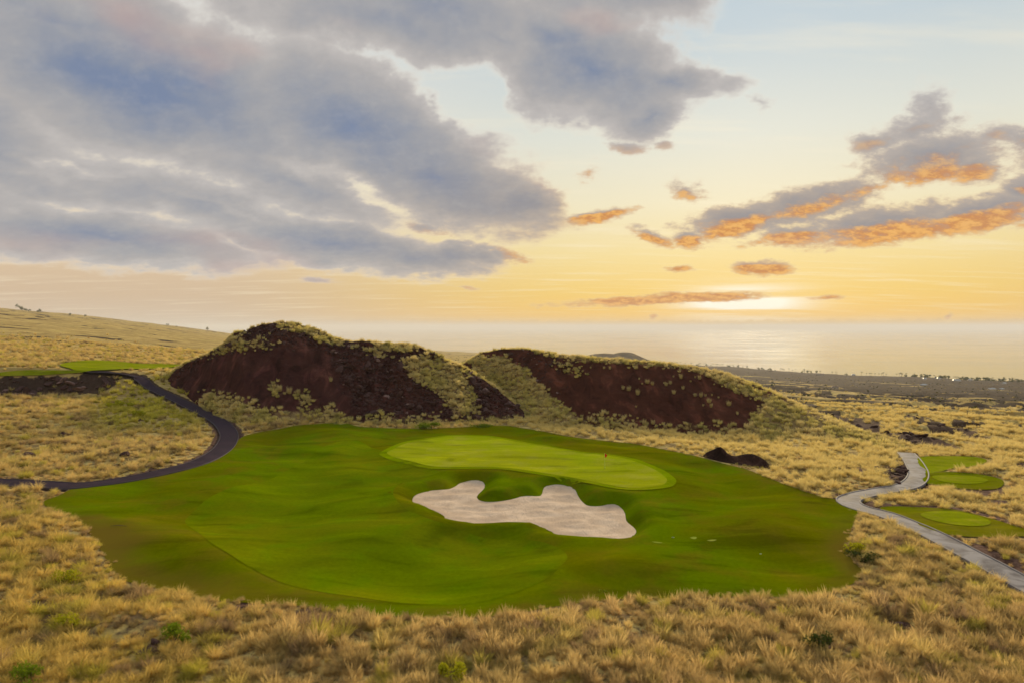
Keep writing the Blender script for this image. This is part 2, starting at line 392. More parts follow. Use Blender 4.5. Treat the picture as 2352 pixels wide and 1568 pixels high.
def course_z(x, y):
    """land with the shaped turf: raised green, sunk bunker, soft mounds"""
    x, y = np.asarray(x, float), np.asarray(y, float); z = base_z(x, y)
    dg = sdf(GREEN, x, y, 9.0)
    z = z + .42 * (1 - sstep(-.5, 5.0, dg)) + .14 * (1 - sstep(-.3, 2.2, dg)) * gnoise(x / 9, y / 9, 5) - .1 * sstep(0, -5, dg)
    ds = sdf(SAND, x, y, 9.0)
    near_green = 1 - sstep(3, 9, dg)
    z = z - .8 * (1 - sstep(-.1, 1.8, ds)) * np.maximum(sstep(-.3, 1.4, dg), sstep(1.3, .3, ds)) - .12 * sstep(0, -3, ds)
    z = z + .35 * np.exp(-((ds - 2.8) / 1.5) ** 2) * sstep(-.5, 2.5, dg)
    da = sdf(APRON, x, y, 14.0)
    z = z + (1.35 * gnoise(x / 19 + 4, y / 15, 8) + .3 * gnoise(x / 8, y / 7 + 3, 12)) * sstep(0, -8, da) * (1 - near_green) * sstep(1, 6, ds)
    df = sdf(FAIRWAY, x, y, 9.0)
    z = z - .16 * (1 - sstep(-1.5, 1.2, df)) * sstep(2, 5, ds)
    return z

def far_lava(x, y):
    """share of lava on the open slope: bands across the fall line on the right, thin ledges on the left"""
    r = np.hypot(x, y); a = np.degrees(np.arctan2(x, y)); rt = sstep(-4, 14, a)
    st = fbm(x / (130 + 110 * rt), y / (75 - 20 * rt), 5, 61)
    sh = np.interp(r, [200, 260, 340, 500, 800, 1150, 1800, 2600, 8000], [.0, .10, .37, .50, .60, .72, .80, 1.0, 1.1]) * rt + np.interp(r, [250, 420, 900, 3000], [.0, .10, .16, .16]) * (1 - rt)
    return np.where(r > 220, sstep(-.08, .12, st + sh - .42), 0)
# ------------------------------------------------------------------ scene helpers
def tag(o, label=None, category=None, group=None, kind=None):
    for k, v in (("label", label), ("category", category), ("group", group), ("kind", kind)):
        if v: o[k] = v
    return o
def mesh_obj(name, verts, faces, mat, parent=None, smooth=True):
    me = bpy.data.meshes.new(name)
    verts = np.asarray(verts, np.float32); 
    faces = faces if isinstance(faces, np.ndarray) else [tuple(f) for f in faces]
    if isinstance(faces, np.ndarray):
        k = faces.shape[1]; n = len(faces)
        me.vertices.add(len(verts)); me.vertices.foreach_set("co", verts.ravel())
        me.loops.add(n * k); me.loops.foreach_set("vertex_index", faces.astype(np.int32).ravel())
        me.polygons.add(n); me.polygons.foreach_set("loop_start", np.arange(0, n * k, k, dtype=np.int32))
        me.update(calc_edges=True); me.validate()
    else:
        me.from_pydata([tuple(map(float, v)) for v in verts], [], faces)
    if smooth: me.shade_smooth()
    if mat: me.materials.append(mat)
    o = bpy.data.objects.new(name, me); COL.objects.link(o); o.parent = parent
    return o
def grid_faces(nr, nc, wrap=False):
    r, c = np.meshgrid(np.arange(nr - 1), np.arange(nc if wrap else nc - 1), indexing='ij')
    a = r * nc + c; b = r * nc + (c + 1) % nc
    return np.stack([a, b, b + nc, a + nc], -1).reshape(-1, 4)
def fattr(o, name, vals):
    at = o.data.attributes.new(name, 'FLOAT', 'POINT'); at.data.foreach_set("value", np.asarray(vals, np.float32).ravel())

def new_mat(name):
    m = bpy.data.materials.new(name); m.use_nodes = True; m.node_tree.nodes.clear()
    t = T(m.node_tree); out = t.node('ShaderNodeOutputMaterial'); return m, t, out
def principled(t, out, color, rough=.9, spec=.2, bump=None, bstr=.3, bdist=.05):
    p = t.node('ShaderNodeBsdfPrincipled'); t.put(p.inputs['Base Color'], color); t.put(p.inputs['Roughness'], rough)
    t.put(p.inputs['Specular IOR Level'], spec)
    if bump is not None:
        b = t.node('ShaderNodeBump'); t.put(b.inputs['Strength'], bstr); t.put(b.inputs['Distance'], bdist); t.put(b.inputs['Height'], bump)
        t.put(p.inputs['Normal'], b.outputs[0])
    t.put(out.inputs[0], p.outputs[0]); return p
def world_pos(t): return t.node('ShaderNodeNewGeometry').outputs['Position']
def attr(t, name, kind='GEOMETRY'):
    n = t.node('ShaderNodeAttribute', attribute_name=name, attribute_type=kind); return n

# ------------------------------------------------------------------ materials of the ground
def turf_mat(name, c0, c1, c2, fine=2.5, mott=.06, gloss=.02):
    m, t, out = new_mat(name); p = world_pos(t)
    a = t.noise(p, mott, 4, .55); b = t.noise(p, fine, 5, .65); c = t.noise(t.vm('MULTIPLY', p, (1, 1, 1)), mott * 4.5, 4, .6)
    col = t.mix(t.smooth(a, .38, .64), c0, c1)
    col = t.mix(t.mul(t.smooth(c, .46, .68), .7), col, c2)
    s = t.noise(t.vm('MULTIPLY', p, (.5, 1.6, 1)), mott * 3, 4, .6, .8)
    col = t.mix(t.smooth(s, .5, .68, 0, .75), col, t.mix(1.0, col, (1.35, 1.3, 1.2, 1), 'MULTIPLY'))
    col = t.mix(t.smooth(s, .47, .32, 0, .75), col, t.mix(1.0, col, (.62, .62, .7, 1), 'MULTIPLY'))
    col = t.mix(t.lerp(b, .35, .65, .0, .42), col, t.mix(1.0, col, (.55, .6, .5, 1), 'MULTIPLY'))
    dry = attr(t, 'dry').outputs['Fac']
    col = t.mix(t.smooth(t.add(dry, t.mul(t.sub(c, .5), .7)), .25, .9, 0, .85), col, (.135, .088, .012, 1))
    principled(t, out, col, .85, gloss, b, .35, .05); return m
M = {}
M['apron'] = turf_mat("rough_cut_turf", (.105, .155, .0, 1), (.125, .122, .0, 1), (.150, .125, .004, 1), 2.5, .045, 0.0)
M['fairway'] = turf_mat("fairway_turf", (.118, .160, .0, 1), (.140, .150, .001, 1), (.105, .165, .0, 1), 2.5, .05, 0.0)
M['collar'] = turf_mat("collar_turf", (.185, .245, .0, 1), (.21, .24, .002, 1), (.17, .24, .0, 1), 2.5, .06, 0.0)
M['green'] = turf_mat("putting_turf", (.30, .315, .006, 1), (.26, .31, .004, 1), (.32, .315, .03, 1), 4.0, .05, 0.0)
M['tee'] = turf_mat("tee_turf", (.22, .245, .006, 1), (.21, .235, .004, 1), (.27, .25, .02, 1), 2.5, .06, 0.0)
M['tee_edge'] = turf_mat("tee_surround_turf", (.14, .17, .0, 1), (.17, .155, .004, 1), (.19, .16, .02, 1), 2.5, .06, 0.0)

def sand_mat():
    m, t, out = new_mat("bunker_sand"); p = world_pos(t)
    a = t.noise(p, .22, 4, .6, .6); b = t.noise(p, 1.6, 5, .65); w = t.noise(t.vm('MULTIPLY', p, (1.0, .35, 1)), 2.0, 3, .6, 1.5)
    col = t.mix(t.smooth(a, .35, .68), (.48, .345, .24, 1), (.62, .465, .335, 1))
    col = t.mix(t.mul(t.smooth(w, .52, .68), .55), col, (.38, .28, .21, 1))
    principled(t, out, col, .95, .1, t.add(t.mul(b, .25), t.mul(w, .7)), .6, .14); return m
M['sand'] = sand_mat()
def asphalt_mat(name, c0, c1):
    m, t, out = new_mat(name); p = world_pos(t)
    a = t.noise(p, .35, 4, .6, .5); b = t.noise(p, 9, 4, .7)
    col = t.mix(t.smooth(a, .35, .65), c0, c1)
    col = t.mix(t.lerp(b, .3, .7, 0, .35), col, t.mix(1.0, col, (1.6, 1.6, 1.6, 1), 'MULTIPLY'))
    principled(t, out, col, t.smooth(a, .35, .65, .65, .8), .04, b, .2, .02); return m
M['asphalt'] = asphalt_mat("cart_path_asphalt", (.022, .012, .019, 1), (.040, .024, .034, 1))
M['asphalt_pale'] = asphalt_mat("pale_cart_path_asphalt", (.075, .064, .068, 1), (.26, .235, .225, 1))  # paler, more mottled base colour for the right-hand path
m_, t_, o_ = new_mat("path_edging"); principled(t_, o_, t_.mix(t_.noise(world_pos(t_), 1.2, 4), (.10, .085, .09, 1), (.22, .195, .19, 1)), .8, .3); M['edging'] = m_
m_, t_, o_ = new_mat("dark_path_edging"); principled(t_, o_, t_.mix(t_.noise(world_pos(t_), .6, 4), (.035, .024, .03, 1), (.10, .08, .085, 1)), .8, .05); M['kerb_dark'] = m_

def land_mat():
    """straw, soil and lava of the open slope; the share of lava is surveyed per vertex"""
    m, t, out = new_mat("dry_slope"); p = world_pos(t)
    lava = attr(t, "lava").outputs['Fac']; far = attr(t, "far").outputs['Fac']; lush = attr(t, "lush").outputs['Fac']
    n0 = t.noise(p, .012, 6, .62, .4); n1 = t.noise(p, .09, 5, .6); n2 = t.noise(p, .55, 5, .65); n3 = t.noise(p, 3.0, 4, .7)
    straw = t.mix(t.smooth(n1, .35, .65), (.44, .30, .095, 1), (.62, .45, .155, 1))
    straw = t.mix(t.mul(t.smooth(n2, .5, .75), .6), straw, (.34, .22, .08, 1))
    straw = t.mix(t.mul(t.smooth(n0, .55, .7), .5), straw, (.48, .39, .10, 1))
    straw = t.mix(t.mul(lush, .8), straw, (.16, .17, .03, 1))
    soil = t.mix(t.smooth(n2, .4, .65), (.055, .030, .026, 1), (.10, .058, .042, 1))
    rock = t.mix(t.smooth(t.m('MULTIPLY_ADD', n3, .5, t.mul(n2, .5)), .4, .62), (.062, .030, .023, 1), (.19, .11, .078, 1))
    # near: bare soil between tussocks; far: lava shows as streaks and patches
    bare = t.mul(t.smooth(t.m('MULTIPLY_ADD', n3, .5, n2), .66, .84), t.sub(1.0, t.mul(far, .8)))
    straw = t.mix(t.mul(far, t.smooth(t.noise(t.vm('MULTIPLY', p, (.4, 1, 1)), .035, 6, .7, .6), .42, .62, .55, 0)), straw, (.25, .165, .055, 1))
    col = t.mix(t.mul(bare, .75), straw, soil)
    lv = t.add(lava, t.mul(t.sub(t.m('MULTIPLY_ADD', n1, .5, t.mul(n2, .5)), .5), t.lerp(far, 0, 1, 1.3, 1.7)))
    col = t.mix(t.smooth(lv, .46, .56), col, t.mix(far, rock, t.mix(t.smooth(n1, .4, .6), (.040, .025, .018, 1), (.068, .045, .026, 1))))
    h = t.add(t.mul(n2, 1.2), t.mul(n3, .3))
    principled(t, out, col, .95, .02, h, .9, .5); return m
M['land'] = land_mat()

# ------------------------------------------------------------------ lava surveyed on the land
LAVA = [hit(*np.array(L, float).T) for L in (
    [(-60, 868), (80, 866), (200, 871), (275, 869), (262, 886), (225, 900), (150, 898), (60, 912), (-60, 908)],
    R4([(150, 370), (300, 408), (480, 466), (650, 520), (840, 580), (830, 625), (700, 640), (500, 585), (380, 520), (250, 440)]),
    R4([(950, 525), (1150, 558), (1400, 618), (1560, 668), (1400, 652), (1150, 602), (960, 552)]),
    R4([(850, 605), (1000, 622), (1200, 662), (1335, 690), (1200, 706), (1000, 662), (850, 640)]),
    R4([(1270, 555), (1480, 560), (1480, 576), (1290, 572)]),
    R4([(1560, 565), (1725, 580), (1725, 600), (1560, 590)]),
    R4([(1640, 770), (1725, 790), (1725, 860), (1660, 820)]),
    R4([(800, 830), (880, 800), (990, 800), (1003, 842), (990, 880), (950, 925), (905, 925), (860, 870)]),
    R4([(620, 790), (680, 800), (740, 850), (700, 845)]),
    R4([(755, 1000), (790, 985), (840, 1035), (780, 1040)]),
    R4([(740, 1020), (900, 1046), (1200, 1052), (1400, 1066), (1560, 1112), (1725, 1182), (1725, 1197), (1560, 1136), (1400, 1084), (1200, 1064), (900, 1056), (760, 1042)]),
    R4([(1290, 1262), (1500, 1305), (1725, 1430), (1725, 1490), (1500, 1400), (1370, 1335)]),
    R4([(1200, 930), (1400, 940), (1560, 930), (1600, 980), (1420, 990), (1270, 960)]),
)]
POCKETS = pts([(325, 968), (62, 1045), (270, 1060), (350, 1075), (180, 1040), (120, 1010), (345, 1490), (45, 1228), (120, 1418), (1890, 1475), (560, 1385), (1230, 1400), (1385, 1360), (1500, 1360), (1575, 1355), (2070, 1420), (90, 1385), (700, 1400), (2300, 850 + 300)], .2)

def wild_z(x, y, fine=True):
    """the open ground: course shaping plus hummocks and lava banks, and a bed below turf and paths"""
    x, y = np.asarray(x, float), np.asarray(y, float); z = course_z(x, y); r = np.hypot(x, y)
    da = sdf(APRON, x, y, 14.0)
    out = sstep(.5, 6, da)
    flat = np.ones_like(x)
    for P_, _w in ((TEE_A, 0), (TEE_B, 0), (TEE_C, 0)): flat = flat * sstep(.5, 5, sdf(P_, x, y, 9.0))
    for P_, _w in ((FAR_A, 0), (FAR_B, 0)): flat = flat * sstep(2, 20, sdf(P_, x, y, 22.0))
    dp = np.full(x.shape, 30.0)
    k = (r < 420)
    if k.any():
        for P_, w_ in PATHS: dp[k] = np.minimum(dp[k], dist_line(P_[::2], x[k], y[k]) - w_)
    flat = flat * sstep(.3, 6, dp)
    h = np.maximum(fbm(x / 7.5, y / 7.5, 3, 41), -.15) * .85 + np.maximum(fbm(x / 22, y / 22, 3, 44), -.2) * 1.3
    z = z + h * out * flat * (1 - .7 * sstep(200, 380, r))
    # broken lava terraces down the slope to the right
    tr = sstep(45, 85, x) * sstep(125, 190, y) * (1 - sstep(700, 1600, r))
    z = z + tr * 4.2 * (sstep(-.05, .12, fbm(x / 70, y / 38, 3, 55)) - .5)
    # beds
    z = z - .45 * sstep(-.4, -2.2, da)
    for P_ in (TEE_A, TEE_B, TEE_C): z = z - .35 * sstep(-.3, -1.5, sdf(P_, x, y, 9.0))
    for P_ in (FAR_A, FAR_B): z = z - .8 * sstep(-.5, -4, sdf(P_, x, y, 22.0))
    z = z - .32 * sstep(.9, .2, dp)
    return z

# ------------------------------------------------------------------ the slope, one sheet from the camera's feet to the shore
ang = np.concatenate([np.arange(-180, -52, 4.0), np.arange(-52, 52, .145), np.arange(52, 180, 4.0)])
rad = np.concatenate([[1.5, 6, 12, 18, 24], 29 * (8200 / 29.) ** (np.arange(520) / 519.)])
AA, RR = np.meshgrid(np.radians(ang), rad)
GX, GY = RR * np.sin(AA), RR * np.cos(AA)
GZ = wild_z(GX, GY)
# far ridge on the left falls away behind its skyline
GZ = GZ - sstep(5200, 8000, RR) * 260 * sstep(-10, -30, np.degrees(AA))
GZ = np.where(GZ > 60, 185 - 25 * np.logaddexp(0, (185 - GZ) / 25), GZ)          # no ground above the shoulder of the slope
GZ = np.maximum(GZ, SEA_Z - 6); print('GZMAX', GZ.max())
terrain = mesh_obj("terrain", np.stack([GX, GY, GZ], -1).reshape(-1, 3), grid_faces(len(rad), len(ang), True)[:, ::-1], M['land'])
tag(terrain, "straw coloured grass slope with dark lava running down to the sea", "ground", kind="structure")
adeg = np.degrees(AA)
lava = np.zeros_like(GX)
for P_ in LAVA: lava = np.maximum(lava, 1.0 - sstep(-.6, 1.4, sdf(P_, GX, GY, 8.0)))
for q in POCKETS: lava = np.maximum(lava, .8 - .8 * sstep(.4, 1.6, np.hypot(GX - q[0], GY - q[1])))
for P_, w_ in PATHS: lava = np.maximum(lava, .75 * (1 - sstep(.4, 2.6, dist_line(P_[::2], GX, GY) - w_)))
fr = sstep(85, 300, RR)
right = sstep(-4, 14, adeg)
lava = np.maximum(lava, far_lava(GX, GY))
ln = np.abs(fbm(GX / 210, GY / 120, 4, 63)); ln2 = sstep(.0, .25, fbm(GX / 330, GY / 200, 3, 67))
lava = np.maximum(lava, np.where(RR > 330, (1 - sstep(.02, .085, ln)) * ln2 * .9 * (1 - .5 * right), 0))      # thin lava ledges
GLAVA = lava
fattr(terrain, "lava", lava); fattr(terrain, "far", fr)
lush = np.where(RR > 1500, .55 * sstep(.0, .25, fbm(GX / 300, GY / 260, 3, 71)), 0) * right
fattr(terrain, "lush", lush)

# ------------------------------------------------------------------ sea
def sea_mat():
    m, t, out = new_mat("sea_water"); p = world_pos(t)
    a = t.noise(t.vm('MULTIPLY', p, (1, 1.0, 0)), .0012, 5, .6); b = t.noise(t.vm('MULTIPLY', p, (.35, 1, 0)), .02, 5, .65)
    pr = principled(t, out, (.08, .11, .15, 1), t.smooth(a, .35, .65, .04, .09), .36, t.m('MULTIPLY_ADD', a, 6.0, b), .5, 1.0)
    pr.inputs['IOR'].default_value = 1.33
    return m
ea = np.radians(np.arange(-75, 75.1, 2.5)); er = 1500 * (62000 / 1500.) ** (np.arange(60) / 59.)
EA, ER = np.meshgrid(ea, er)
sea = mesh_obj("sea", np.stack([ER * np.sin(EA), ER * np.cos(EA), np.full_like(EA, SEA_Z)], -1).reshape(-1, 3), grid_faces(60, len(ea))[:, ::-1], sea_mat())
tag(sea, "calm pale grey sea reaching to the hazy horizon", "sea", kind="structure")

# ------------------------------------------------------------------ turf and sand sheets
def sheet(name, P, res, off, mat, label, zf=course_z, parent=None, lip=.0):
    lo, hi = P.min(0), P.max(0)
    gx, gy = np.meshgrid(np.arange(lo[0], hi[0], res), np.arange(lo[1], hi[1], res))
    gx = gx + RNG.uniform(-.2, .2, gx.shape) * res; gy = gy + RNG.uniform(-.2, .2, gy.shape) * res
    d = sdf(P, gx.ravel(), gy.ravel(), 2.0); k = d < -.45 * res
    ipts = np.stack([gx.ravel()[k], gy.ravel()[k]], -1)
    V = np.vstack([P, ipts]); n = len(P)
    r = delaunay_2d_cdt([Vector(map(float, v)) for v in V], [(i, (i + 1) % n) for i in range(n)], [], 1, 1e-4)
    v = np.array([(q.x, q.y) for q in r[0]]); z = zf(v[:, 0], v[:, 1])
    o = off if not callable(off) else off(v[:, 0], v[:, 1])
    ob = mesh_obj(name, np.column_stack([v, z + o]), np.array([tuple(f) for f in r[2]]), mat, parent)
    if ob.data.polygons[0].normal.z < 0: ob.data.flip_normals()
    if label: tag(ob, label, None, None, "structure")
    return ob
apron = sheet("turf_apron", APRON, .9, lambda x, y: .07 - .4 * sstep(-.3, -1.3, sdf(SAND, x, y, 4.0)), M['apron'], "dark green mown turf apron around the green and bunker")
av = np.empty(len(apron.data.vertices) * 3, np.float32); apron.data.vertices.foreach_get("co", av); av = av.reshape(-1, 3)
dry = 1 - sstep(.3, 5.5, -sdf(APRON, av[:, 0], av[:, 1], 12.0))                # the margin dries out first
dry = .5 * dry + .5 * np.exp(-((av[:, 0] + 41) / 9) ** 2 - ((av[:, 1] - 72) / 10) ** 2) + .5 * np.exp(-((av[:, 0] - 38) / 7) ** 2 - ((av[:, 1] - 66) / 6) ** 2) + .45 * np.exp(-((av[:, 0] + 20) / 10) ** 2 - ((av[:, 1] - 60) / 3.5) ** 2)
fattr(apron, "dry", np.clip(dry, 0, 1))
sheet("fairway", FAIRWAY, .8, .095, M['fairway'], "lighter oval of fairway turf in front of the bunker")
sheet("collar", GREEN, .8, .15, M['collar'], "bright green collar ring round the putting green")
def shrink(P, d):
    n = np.roll(P, -1, 0) - np.roll(P, 1, 0); n = n / np.maximum(np.linalg.norm(n, axis=1, keepdims=True), 1e-6)
    nn = np.stack([-n[:, 1], n[:, 0]], -1)
    area = np.sum(P[:, 0] * np.roll(P[:, 1], -1) - np.roll(P[:, 0], -1) * P[:, 1])
    q = P + nn * d * (1 if area > 0 else -1)
    return q[sdf(P, q[:, 0], q[:, 1]) < -.8 * d]
GREEN_IN = shrink(GREEN, 1.3)
sheet("putting_green", GREEN_IN, .8, .185, M['green'], "pale yellow green putting green with a red flag in it")
def sand_off(x, y):
    d = sdf(SAND, x, y, 4.0); return .13 + .26 * fbm(x / 3.4, y / 2.6, 3, 91) * sstep(0, -1.8, d) + .05 * sstep(0, -.6, d)
sheet("bunker_sand", SAND, .4, sand_off, M['sand'], "pale pinkish sand in the lobed bunker below the green")
sheet("tee_ground", TEE_C, .8, .10, M['tee_edge'], "nearest tee lawn at the right edge, beside the cart path")
sheet("tee_top", TEE_C2, .8, .15, M['tee'], "lighter oval tee top on the nearest tee lawn")
sheet("tee_ground", TEE_B, .8, .10, M['tee_edge'], "middle tee lawn right of the cart path bend")
sheet("tee_top", TEE_B2, .8, .15, M['tee'], "lighter oval tee top on the middle tee lawn")
sheet("tee_ground", TEE_A, .8, .12, M['tee'], "farthest tee lawn beside the top of the cart path")
sheet("far_fairway", FAR_A, 4.0, .35, M['tee'], "bright green fairway strip behind the cart path on the left")
sheet("far_fairway", FAR_B, 4.0, .30, M['tee'], "narrow green strip above the rocky bank at the left edge")

def ribbon(name, P, w, off, mat, label, zf, kerb=None):
    P = np.asarray(P); tg = np.gradient(P, axis=0); tg /= np.linalg.norm(tg, axis=1, keepdims=True)
    nn = np.stack([-tg[:, 1], tg[:, 0]], -1)
    zc = zf(P[:, 0], P[:, 1]); kk = np.ones(9) / 9; zc = np.convolve(np.pad(zc, 4, mode='edge'), kk, 'valid')
    cols = []
    for s in (-1, -.5, 0, .5, 1):
        q = P + nn * w * s; cols.append(np.column_stack([q, zc + off + .05 * (1 - s * s)]))
    o = mesh_obj(name, np.stack(cols, 1).reshape(-1, 3), grid_faces(len(P), 5), mat)
    if o.data.polygons[0].normal.z < 0: o.data.flip_normals()
    tag(o, label, None, None, "structure")
    for s in (-1, 1):
        c = []
        for a, h in ((w - .02, -.2), (w - .02, .07), (w + .16, .07), (w + .16, -.25)):
            q = P + nn * a * s; c.append(np.column_stack([q, zc + off + h]))
        mesh_obj("kerb", np.stack(c, 1).reshape(-1, 3), grid_faces(len(P), 4), kerb or M['edging'], o, False)
    return o
ribbon("cart_path", LPATH, 1.65, .08, M['asphalt'], "dark cart path curving round the left end of the turf", course_z, M['kerb_dark'])
ribbon("cart_path", RPATH, 1.3, .08, M['asphalt_pale'], "pale cart path winding down the right side past the tees", course_z)
# ------------------------------------------------------------------ cinder hills
def cinder_mat(name, base, red, spread):
    m, t, out = new_mat(name); p = world_pos(t)
    rocky = attr(t, "rocky").outputs['Fac']; grassy = attr(t, "grassy").outputs['Fac']
    n1 = t.noise(p, .10, 5, .6, .5); n2 = t.noise(p, .8, 6, .68); n3 = t.noise(t.vm('MULTIPLY', p, (1, 1, .35)), 3.2, 4, .7)
    col = t.mix(t.smooth(n1, .35, .65), base, red)
    col = t.mix(t.mul(t.smooth(n2, .5, .72), .6), col, spread)
    n4 = t.noise(t.vm('MULTIPLY', p, (1, .4, .35)), .30, 5, .62, .8)
    col = t.mix(t.smooth(n4, .5, .68, 0, .75), col, t.mix(1.0, col, (2.3, 2.3, 2.3, 1), 'MULTIPLY'))
    col = t.mix(t.smooth(n4, .48, .34, 0, .7), col, t.mix(1.0, col, (.4, .4, .42, 1), 'MULTIPLY'))
    col = t.mix(t.mul(rocky, t.smooth(n3, .55, .75)), col, (.15, .078, .055, 1))
    col = t.mix(t.mul(rocky, t.smooth(n2, .48, .36)), col, (.018, .009, .009, 1))
    st = t.mix(n2, (.30, .20, .07, 1), (.42, .31, .12, 1))
    col = t.mix(t.mul(t.smooth(t.add(grassy, t.mul(t.sub(n2, .5), 1.6)), .35, .75), .6), col, st)
    principled(t, out, col, .95, .02, t.add(t.mul(n2, 1.0), t.mul(n3, .5)), .9, .35); return m
M['cinder_l'] = cinder_mat("maroon_cinder", (.044, .014, .012, 1), (.062, .022, .016, 1), (.082, .034, .025, 1))
M['cinder_r'] = cinder_mat("red_brown_cinder", (.058, .018, .011, 1), (.074, .024, .014, 1), (.092, .036, .022, 1))

def qpoly(L, qx, qy, soft):
    return 1 - sstep(-soft, soft, sdf(np.array(L, float), qx, qy, 60.0))

def make_hill(name, mat, label, crest, foot, depth, cols, rows, back_len, grass, rock, gully, seed):
    """crest: (qx, qy) of the skyline; foot: (qx, qy) of the toe; depth: (qx, metres from toe to crest)"""
    crest, foot, depth = np.array(crest, float), np.array(foot, float), np.array(depth, float)
    q = np.linspace(crest[0, 0], crest[-1, 0], cols)
    F = hit(q, np.interp(q, foot[:, 0], foot[:, 1]))            # toe on the land
    u = F[:, 0] / F[:, 1]; yb = F[:, 1]; zb = course_z(F[:, 0], F[:, 1]) - .4
    rough = np.interp(q, crest[:, 0], crest[:, 1])
    yr = yb + np.interp(q, depth[:, 0], depth[:, 1])
    d = ray(q, rough); zr = CAM_Z + d[:, 2] / d[:, 1] * yr
    zr = np.maximum(zr, zb + .2)
    nf = int(rows * .72); tf = np.linspace(0, 1, nf); tb = np.linspace(0, 1, rows - nf + 1)[1:]
    X, Y, Z = np.zeros((rows, cols)), np.zeros((rows, cols)), np.zeros((rows, cols))
    hh = zr - zb
    for i, t in enumerate(tf):
        Y[i] = yb + (yr - yb) * t; f = .86 * t + .14 * math.sin(t * math.pi / 2) - .05 * math.sin(t * math.pi) ** 2
        Z[i] = zb + hh * f
    for i, t in enumerate(tb):
        Y[nf + i] = yr + back_len * t; Z[nf + i] = zr - (hh + 3) * (t * t * (3 - 2 * t))
    X = u[None, :] * Y
    tt = np.concatenate([tf, 1 - tb])[:, None] * np.ones((1, cols))
    qx, qy = project(np.stack([X, Y, Z], -1))
    rk = np.zeros_like(X)
    for L, w in rock: rk = np.maximum(rk, w * qpoly(L, qx, qy, 14))
    env = np.clip(np.minimum(tt * 5, 1), 0, 1) * np.clip(hh / 4, 0, 1)[None, :] * (1.0 if hh.max() > 6 else .45)
    top = 1 - (.75 - .3 * rk) * sstep(.86, 1.0, tt)
    # broad folds, rills down the slope, rubble
    S = X + .6 * Y
    n = 1.5 * fbm(S / 16, Z / 13, 4, seed) * top + .55 * gully * fbm(S / 3.2, Z / 17 + Y / 40, 3, seed + 5) * top
    n = n + (.22 + 1.15 * rk) * fbm(S / 2.6, Z / 2.1 + Y / 7, 4, seed + 9, .62)
    n = n + rk * 1.3 * np.abs(fbm(S / 6, Z / 4 + Y / 9, 3, seed + 13)) 
    Y = Y - n * env * .85; Z = Z + n * env * .5
    X = X + env * rk * .5 * fbm(Z / 2, Y / 3, 3, seed + 19)
    ob = mesh_obj(name, np.stack([X, Y, Z], -1).reshape(-1, 3), grid_faces(rows, cols), mat)
    tag(ob, label, None, None, "structure")
    qx, qy = project(np.stack([X, Y, Z], -1))
    gr = np.zeros_like(X)
    wob = 9 * fbm(qx / 26, qy / 16, 3, seed + 31)
    for L, w, s in grass: gr = np.maximum(gr, w * qpoly(L, qx + wob, qy + wob, s * 1.6))
    if grass: gr[nf:] = np.maximum(gr[nf:], .8)
    fattr(ob, "rocky", rk); fattr(ob, "grassy", gr)
    return ob, dict(X=X, Y=Y, Z=Z, qx=qx, qy=qy, g=gr, r=rk, nf=nf)

GL = [  # grass on the left hill, as areas of the print: outline, density, softness
    ([(640, 738), (700, 736), (762, 770), (790, 790), (740, 785), (690, 765), (640, 752)], .7, 5),
    ([(860, 782), (955, 786), (962, 803), (905, 806), (862, 798)], .8, 6),
    ([(545, 770), (600, 782), (590, 802), (500, 812), (470, 818), (505, 792)], .45, 8),
    ([(560, 775), (610, 778), (640, 790), (600, 803), (565, 798)], .5, 8),
    ([(800, 795), (880, 800), (905, 822), (850, 815)], .35, 8),
    ([(922, 822), (990, 818), (1045, 838), (1075, 872), (1098, 945), (1045, 958), (1022, 910), (978, 885), (938, 860)], 1.0, 8),
    ([(1000, 805), (1075, 812), (1110, 850), (1060, 858), (1010, 838)], .85, 8),
    ([(620, 880), (640, 880), (650, 900), (625, 905)], .5, 6), ([(675, 900), (705, 895), (700, 945), (680, 940)], .45, 8),
    ([(470, 905), (560, 925), (640, 945), (730, 935), (820, 965), (840, 990), (560, 1000), (470, 940)], .75, 14),
    ([(840, 955), (1100, 960), (1200, 965), (1200, 990), (840, 990)], .6, 10),
    ([(960, 820), (1000, 812), (1000, 830), (965, 832)], .5, 5),
]
RL = [([(760, 770), (1000, 800), (1100, 830), (1220, 960), (1000, 985), (820, 985), (790, 880), (740, 800)], 1.0),
      ([(500, 740), (760, 740), (760, 800), (560, 800), (470, 830), (390, 870), (390, 840), (480, 800)], .85)]
hill_l, HL = make_hill("cinder_hill", M['cinder_l'], "dark maroon cinder hill with a rocky top, left behind the turf",
    [(385, 870), (402, 848), (432, 832), (480, 812), (505, 800), (525, 784), (545, 766), (572, 760), (598, 748), (625, 744), (660, 741), (700, 748), (740, 762), (765, 774), (800, 785), (850, 784), (885, 790), (930, 789), (960, 795), (990, 806), (1010, 818), (1040, 832), (1075, 850), (1130, 885), (1180, 925), (1225, 962)],
    [(385, 878), (440, 920), (500, 955), (560, 975), (640, 975), (700, 968), (830, 974), (950, 976), (1060, 973), (1160, 968), (1225, 966)],
    [(385, 4), (430, 22), (520, 40), (620, 46), (760, 42), (900, 34), (1000, 30), (1080, 24), (1150, 14), (1225, 3)],
    520, 210, 42, GL, RL, 1.0, 101)
